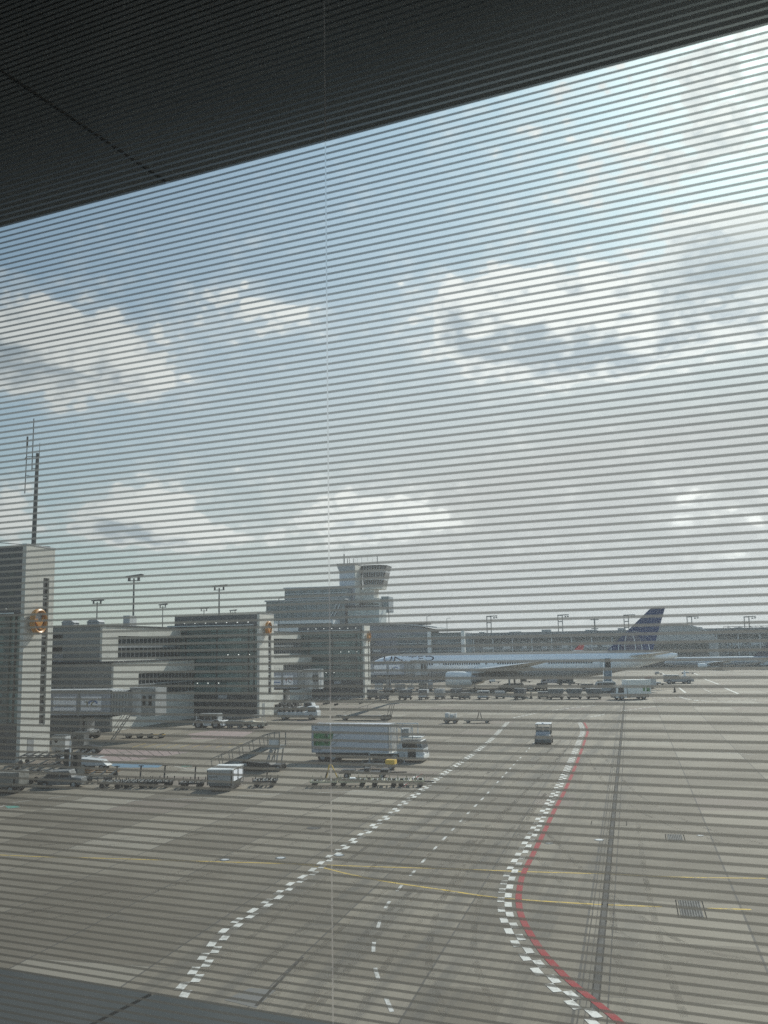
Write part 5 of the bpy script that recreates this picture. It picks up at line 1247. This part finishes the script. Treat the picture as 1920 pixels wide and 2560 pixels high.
# white lorry in front of the rear stairs
t = thing('catering_lorry', 'white box lorry facing left towards the viewer, in front of the airliner tail', 'truck', (-2.95, 186.9, 0), R(24))
c_ = MB().prism([(0, .35), (0, 1.0), (.18, 2.45), (2.2, 2.5), (2.2, .35)], 0, 2.45).build('cab', M_wpaint, t, bevel=.05)
q = MB().raw([(-.02, .15, 1.25), (-.02, 2.3, 1.25), (.13, 2.25, 2.25), (.13, .2, 2.25)], [(0, 1, 2, 3)]); q.build('windscreen', M_glassd, c_)
MB().prism([(.45, 1.25), (1.6, 1.25), (1.6, 2.2), (.55, 2.2)], -.02, -.001).build('side_window', M_glassd, c_)
q = MB().box(-.06, 0, .1, 2.35, .35, .62); q.build('bumper', M_pole, c_); MB().box(-.05, .0, .2, .55, .68, .9).build('headlight', M_adw, c_); MB().box(-.05, .0, 1.9, 2.25, .68, .9).build('headlight', M_adw, c_)
MB().box(2.3, 6.9, -.05, 2.5, .95, 3.55).build('cargo_box', panel_mat('lorry_side', (.66, .66, .62), 3, 2.4, 'X', .4, line=.75), t, bevel=.03)
q = MB().box(5.3, 5.7, -.07, -.051, 1.5, 2.3).box(6.0, 6.6, -.07, -.051, 1.4, 2.4); q.build_each('box_emblem', M_green, t)
MB().box(.3, 6.6, .3, 2.2, .35, .95).build('chassis', M_black, t); MB().box(2.9, 4.6, -.04, .25, .40, .9).build('side_tank', M_gpaint, t)
for x in (1.1, 5.4):
    for y in (.1, 2.35): wheel(t, x, y, .48, .32)

# stair truck at the rear door
t = thing('stair_truck', 'stair truck with pale steep steps at the open rear door of the large airliner', 'boarding stairs', (-5.1, 229.7, 0))
q = MB().prism([(0, 4.9), (-1.6, 4.9), (-12.5, .35), (-12.5, .15), (-1.6, 4.6), (0, 4.6)], -.8, .8, 'X'); q.build('ramp', M_belt, t)
q = MB()
for i in range(20): f = i/19; q.box(-.75, .75, -1.7-10.6*f, -1.45-10.6*f, 4.86-4.5*f, 4.93-4.5*f)
q.build('steps', M_lgrey, t)
for s in (-1, 1):
    q = MB().raw([(s*.85, 0, 4.7), (s*.85, -1.6, 4.7), (s*.85, -12.5, .2), (s*.85, -12.5, 1.2), (s*.85, -1.6, 5.9), (s*.85, 0, 5.9)], [(0, 1, 2, 3, 4, 5)]).bar((s*.87, -1.6, 5.95), (s*.87, -12.5, 1.25), .10).bar((s*.87, 0, 5.95), (s*.87, -1.6, 5.95), .10); q.build('side_rail', M_lgrey, t)
MB().box(-1.1, 1.1, -9, -1, .45, 1.1).build('chassis', M_black, t); c_ = MB().box(-1.15, -.1+1.2, -1.0, .6, .5, 2.0).build('cab', M_lgrey, t, bevel=.04); MB().box(-1.1, 1.05, -1.02, -1.001, 1.2, 1.9).build('cab_window', M_glassd, c_)
for y in (-7.5, -2): 
    for x in (-1.0, 1.0): wheel(t, x, y, .42, .28, 'X')

# vans, rescue truck and small equipment around the airliner
def van(body, lb, loc, rz, L=4.6, Hh=2.0, box=False):
    t = thing('service_van', lb, 'van', loc, rz)
    if box:
        bd = MB().box(1.5, L, 0, 1.9, .5, Hh).build('cargo_body', body, t, bevel=.03); cb = MB().prism([(0, .4), (0, 1.0), (.4, 1.75), (1.45, 1.75), (1.45, .4)], .05, 1.85).build('cab', body, t, bevel=.04)
        MB().prism([(.30, 1.05), (.55, 1.6), (1.3, 1.6), (1.3, 1.05)], .025, .049).build('side_window', M_glassd, cb)
    else:
        bd = MB().prism([(0, .35), (0, .95), (.75, 1.1), (1.35, Hh-.05), (1.6, Hh), (L-.1, Hh), (L, Hh-.3), (L, .35)], 0, 1.85).build('body', body, t, bevel=.05)
        MB().prism([(1.05, 1.15), (1.5, Hh-.22), (2.4, Hh-.22), (2.4, 1.15)], -.02, -.001).build('side_window', M_glassd, bd); MB().box(2.55, L-.3, -.02, -.001, 1.2, Hh-.25).build('side_window', M_glassd, bd)
        MB().raw([(.78, .15, 1.13), (.78, 1.7, 1.13), (1.33, 1.6, Hh-.12), (1.33, .25, Hh-.12)], [(0, 1, 2, 3)]).build('windscreen', M_glassd, bd)
    for x in (.9, L-.9):
        for y in (.08, 1.78): wheel(t, x, y, .34, .22)
    return t
def at_px(x, y): p = gp(x, y); return (p.x, p.y, 0)
van(M_pole, 'dark car parked alone on the open apron at the right', at_px(1676, 1709), R(8), 4.4, 1.7)
t = thing('rescue_truck', 'pale grey truck with a bright white beacon hump, left of the lone dark car', 'truck', at_px(1661, 1710), R(4))
bd = MB().prism([(0, .5), (0, 2.1), (.3, 2.3), (3.6, 2.2), (4.2, 1.4), (7.2, 1.3), (7.3, .5)], 0, 2.4).build('body', M_gpaint, t, bevel=.05)
MB().loft([[(4.0, .4, 1.35), (7.2, .4, 1.3), (7.2, 2.0, 1.3), (4.0, 2.0, 1.35)], [(4.6, .6, 2.0), (6.4, .6, 1.8), (6.4, 1.8, 1.8), (4.6, 1.8, 2.0)]]).build('white_cover', M_wpaint, t); MB().tube((5.2, 1.2, 1.9), (5.2, 1.2, 3.4), .35, 10, .12).build('beacon_mast', M_wpaint, t)
q = MB().box(.3, 1.2, -.02, -.001, 1.4, 2.0).box(1.6, 3.2, -.02, -.001, 1.4, 2.0); q.build_each('side_window', M_glassd, bd)
for x in (1.2, 6.0):
    for y in (.1, 2.3): wheel(t, x, y, .5, .3)
van(M_gpaint, 'pale van under the rear fuselage behind the stair truck', at_px(1478, 1733), R(10), 5.2, 2.3)
van(M_lgrey, 'light grey van just right of the stair truck steps', at_px(1585, 1722), R(5), 5.0, 2.2, True)
van(M_black, 'black car with headlights facing out, beneath the airliner behind the wing', at_px(1358, 1727), R(80), 4.2, 1.6)
van(M_black, 'long dark low vehicle below the airliner wing', at_px(1246, 1726), R(0), 5.0, 1.5)
van(M_bluegrey, 'blue grey box van under the airliner belly behind the wing', at_px(1352, 1713), R(4), 6, 2.6, True)
van(M_pole, 'dark box van under the airliner rear, left of the white van', at_px(1392, 1714), R(4), 4.2, 2.4, True)
t = thing('red_stand', 'small red and white panel stand beside the white lorry', 'stand', at_px(1622, 1712)); MB().box(-.8, .8, 0, .2, .3, 2.0).build('panel', M_red, t); q = MB().bar((-.7, .1, 0), (-.7, .1, 1.9), .08).bar((.7, .1, 0), (.7, .1, 1.9), .08); q.build('legs', M_steel, t)
def trolley(lb, loc, L=2.6, rz=0.0, m=None, h=1.0):
    t = thing('service_trolley', lb, 'trolley', loc, rz, 'small trolleys around the airliner'); MB().box(0, L, 0, 1.1, .3, .45).build('deck', M_black, t); MB().box(.15, L*.6, .1, 1.0, .45, h).build('load', m or M_gpaint, t, bevel=.03); MB().bar((L, .5, .35), (L+.6, .5, .6), .07).build('drawbar', M_pole, t)
    for x in (.4, L-.4):
        for y in (.05, 1.05): wheel(t, x, y, .18, .12, 'Y', False)
for x, y, L, m_, h, lb in ((935, 1729, 3.2, M_wpaint, 1.8, 'white topped trolley at the foot of the farthest gate building'), (958, 1728, 3.2, M_pole, 1.3, 'dark trolley under the airliner nose'), (985, 1729, 4.2, M_gpaint, 1.7, 'long grey trolley under the docked boarding bridge'), (1017, 1727, 2.8, M_wpaint, 1.2, 'low white trolley behind the nose gear'), (1045, 1727, 3.4, M_pole, 1.7, 'dark trolley left of the near engine'), (1068, 1726, 2.2, M_lgrey, 1.9, 'tall pale trolley close to the near engine'),
                    (1130, 1726, 2.6, M_steel, .7, 'flat steel trolley below the near engine'), (1222, 1708, 3.0, M_wpaint, 1.5, 'white trolley behind the airliner main wheels'), (1300, 1707, 3.0, M_black, 1.6, 'black trolley just behind the airliner main wheels'), (1315, 1727, 2.4, M_steel, 1.2, 'steel frame trolley below the wing tip'), (1420, 1713, 3.0, M_black, .8, 'black trolley on the bare concrete under the rear fuselage'), (1450, 1727, 5, M_pole, 1.5, 'long dark trolley left of the rear stairs'), (1492, 1724, 2.6, M_black, 2.0, 'tall black trolley beside the rear stairs'),
                    (1637, 1687, 2.4, M_gpaint, 1.0, 'lone small trolley right of the airliner tail'), (1704, 1685, 4.0, M_wpaint, .7, 'flat white trolley above the lone dark car'), (1674, 1676, 3.6, M_black, .7, 'dark flat trolley farthest out right of the tail'), (1566, 1710, 5, M_black, 1.0, 'low dark trolley under the tail cone'), (1640, 1713, 2.0, M_lgrey, .8, 'small pale trolley beside the red stand')):
    trolley(lb, at_px(x, y), L, R(3), m_, h)
for x, y, lb, w_ in ((683, 1786, 'pale equipment truck with roof rack at the right foot of the middle gate building', 6.5), (693, 1800, 'pale tractor-trailer in front of the roof-racked truck', 6.0)):
    t = thing('equipment_truck', lb, 'truck', at_px(x, y), R(3)); bd = MB().prism([(0, .4), (0, 1.1), (w_-1.6, 1.1), (w_-1.5, 1.9), (w_-.3, 1.9), (w_, 1.1), (w_, .4)], 0, 2.0).build('body', M_lgrey, t, bevel=.05)
    MB().prism([(w_-1.4, 1.15), (w_-1.4, 1.75), (w_-.4, 1.75), (w_-.15, 1.15)], -.02, -.001).build('side_window', M_glassd, bd)
    q = MB()
    for i in range(6): q.box(.2+i*.65, .5+i*.65, .2, 1.8, 1.1, 1.5+.3*(i % 2))
    q.build_each('racked_crate', M_black, t)
    for xx in (1.0, w_-1.0):
        for yy in (.1, 1.9): wheel(t, xx, yy, .38, .24)
for i, (x, y, L, lb) in enumerate(((722, 1763, 7, 'dark low equipment row against the farthest gate building, left piece'), (762, 1765, 6, 'dark low equipment row against the farthest gate building, middle piece'), (812, 1761, 7, 'dark low equipment row against the farthest gate building, right piece'))):
    rack('equipment_trailer', lb, at_px(x, y), R(4), L, 1.8, M_black, .8, 4)
# parked vehicles along the foot of the far terminal
kinds = [(M_lgrey, 7, 3.0, True, 'pale'), (M_gpaint, 6, 2.8, True, 'grey'), (M_wpaint, 8, 3.2, True, 'white'), (M_pole, 7, 3.0, True, 'dark')]
ords = ['first', 'second', 'third', 'fourth', 'fifth', 'sixth', 'seventh', 'eighth', 'ninth']
for i, x in enumerate((1690, 1712, 1735, 1760, 1786, 1818, 1846, 1874, 1902)):
    k = kinds[i % 4]; o = van(k[0], '%s box vehicle from the left below the far terminal, %s one' % (ords[i], k[4]), at_px(x, 1665.5), R(random.uniform(-6, 6)), k[1]*1.5, k[2]*1.25, True); o['group'] = 'vehicles parked along the far terminal'

# ------------------------------------------------------------------ summer haze over the apron
hz = MB().box(-700, 700, -60, 900, -1, 60).build('haze', bpy.data.materials.new('haze_air')); hz['kind'] = 'stuff'
hm = hz.data.materials[0]; hm.use_nodes = True; hn = hm.node_tree.nodes; hn.clear()
pv = hn.new('ShaderNodeVolumePrincipled'); pv.inputs['Density'].default_value = .00022; pv.inputs['Color'].default_value = (.80, .87, .92, 1); pv.inputs['Anisotropy'].default_value = .3
ho = hn.new('ShaderNodeOutputMaterial'); hm.node_tree.links.new(pv.outputs[0], ho.inputs['Volume'])
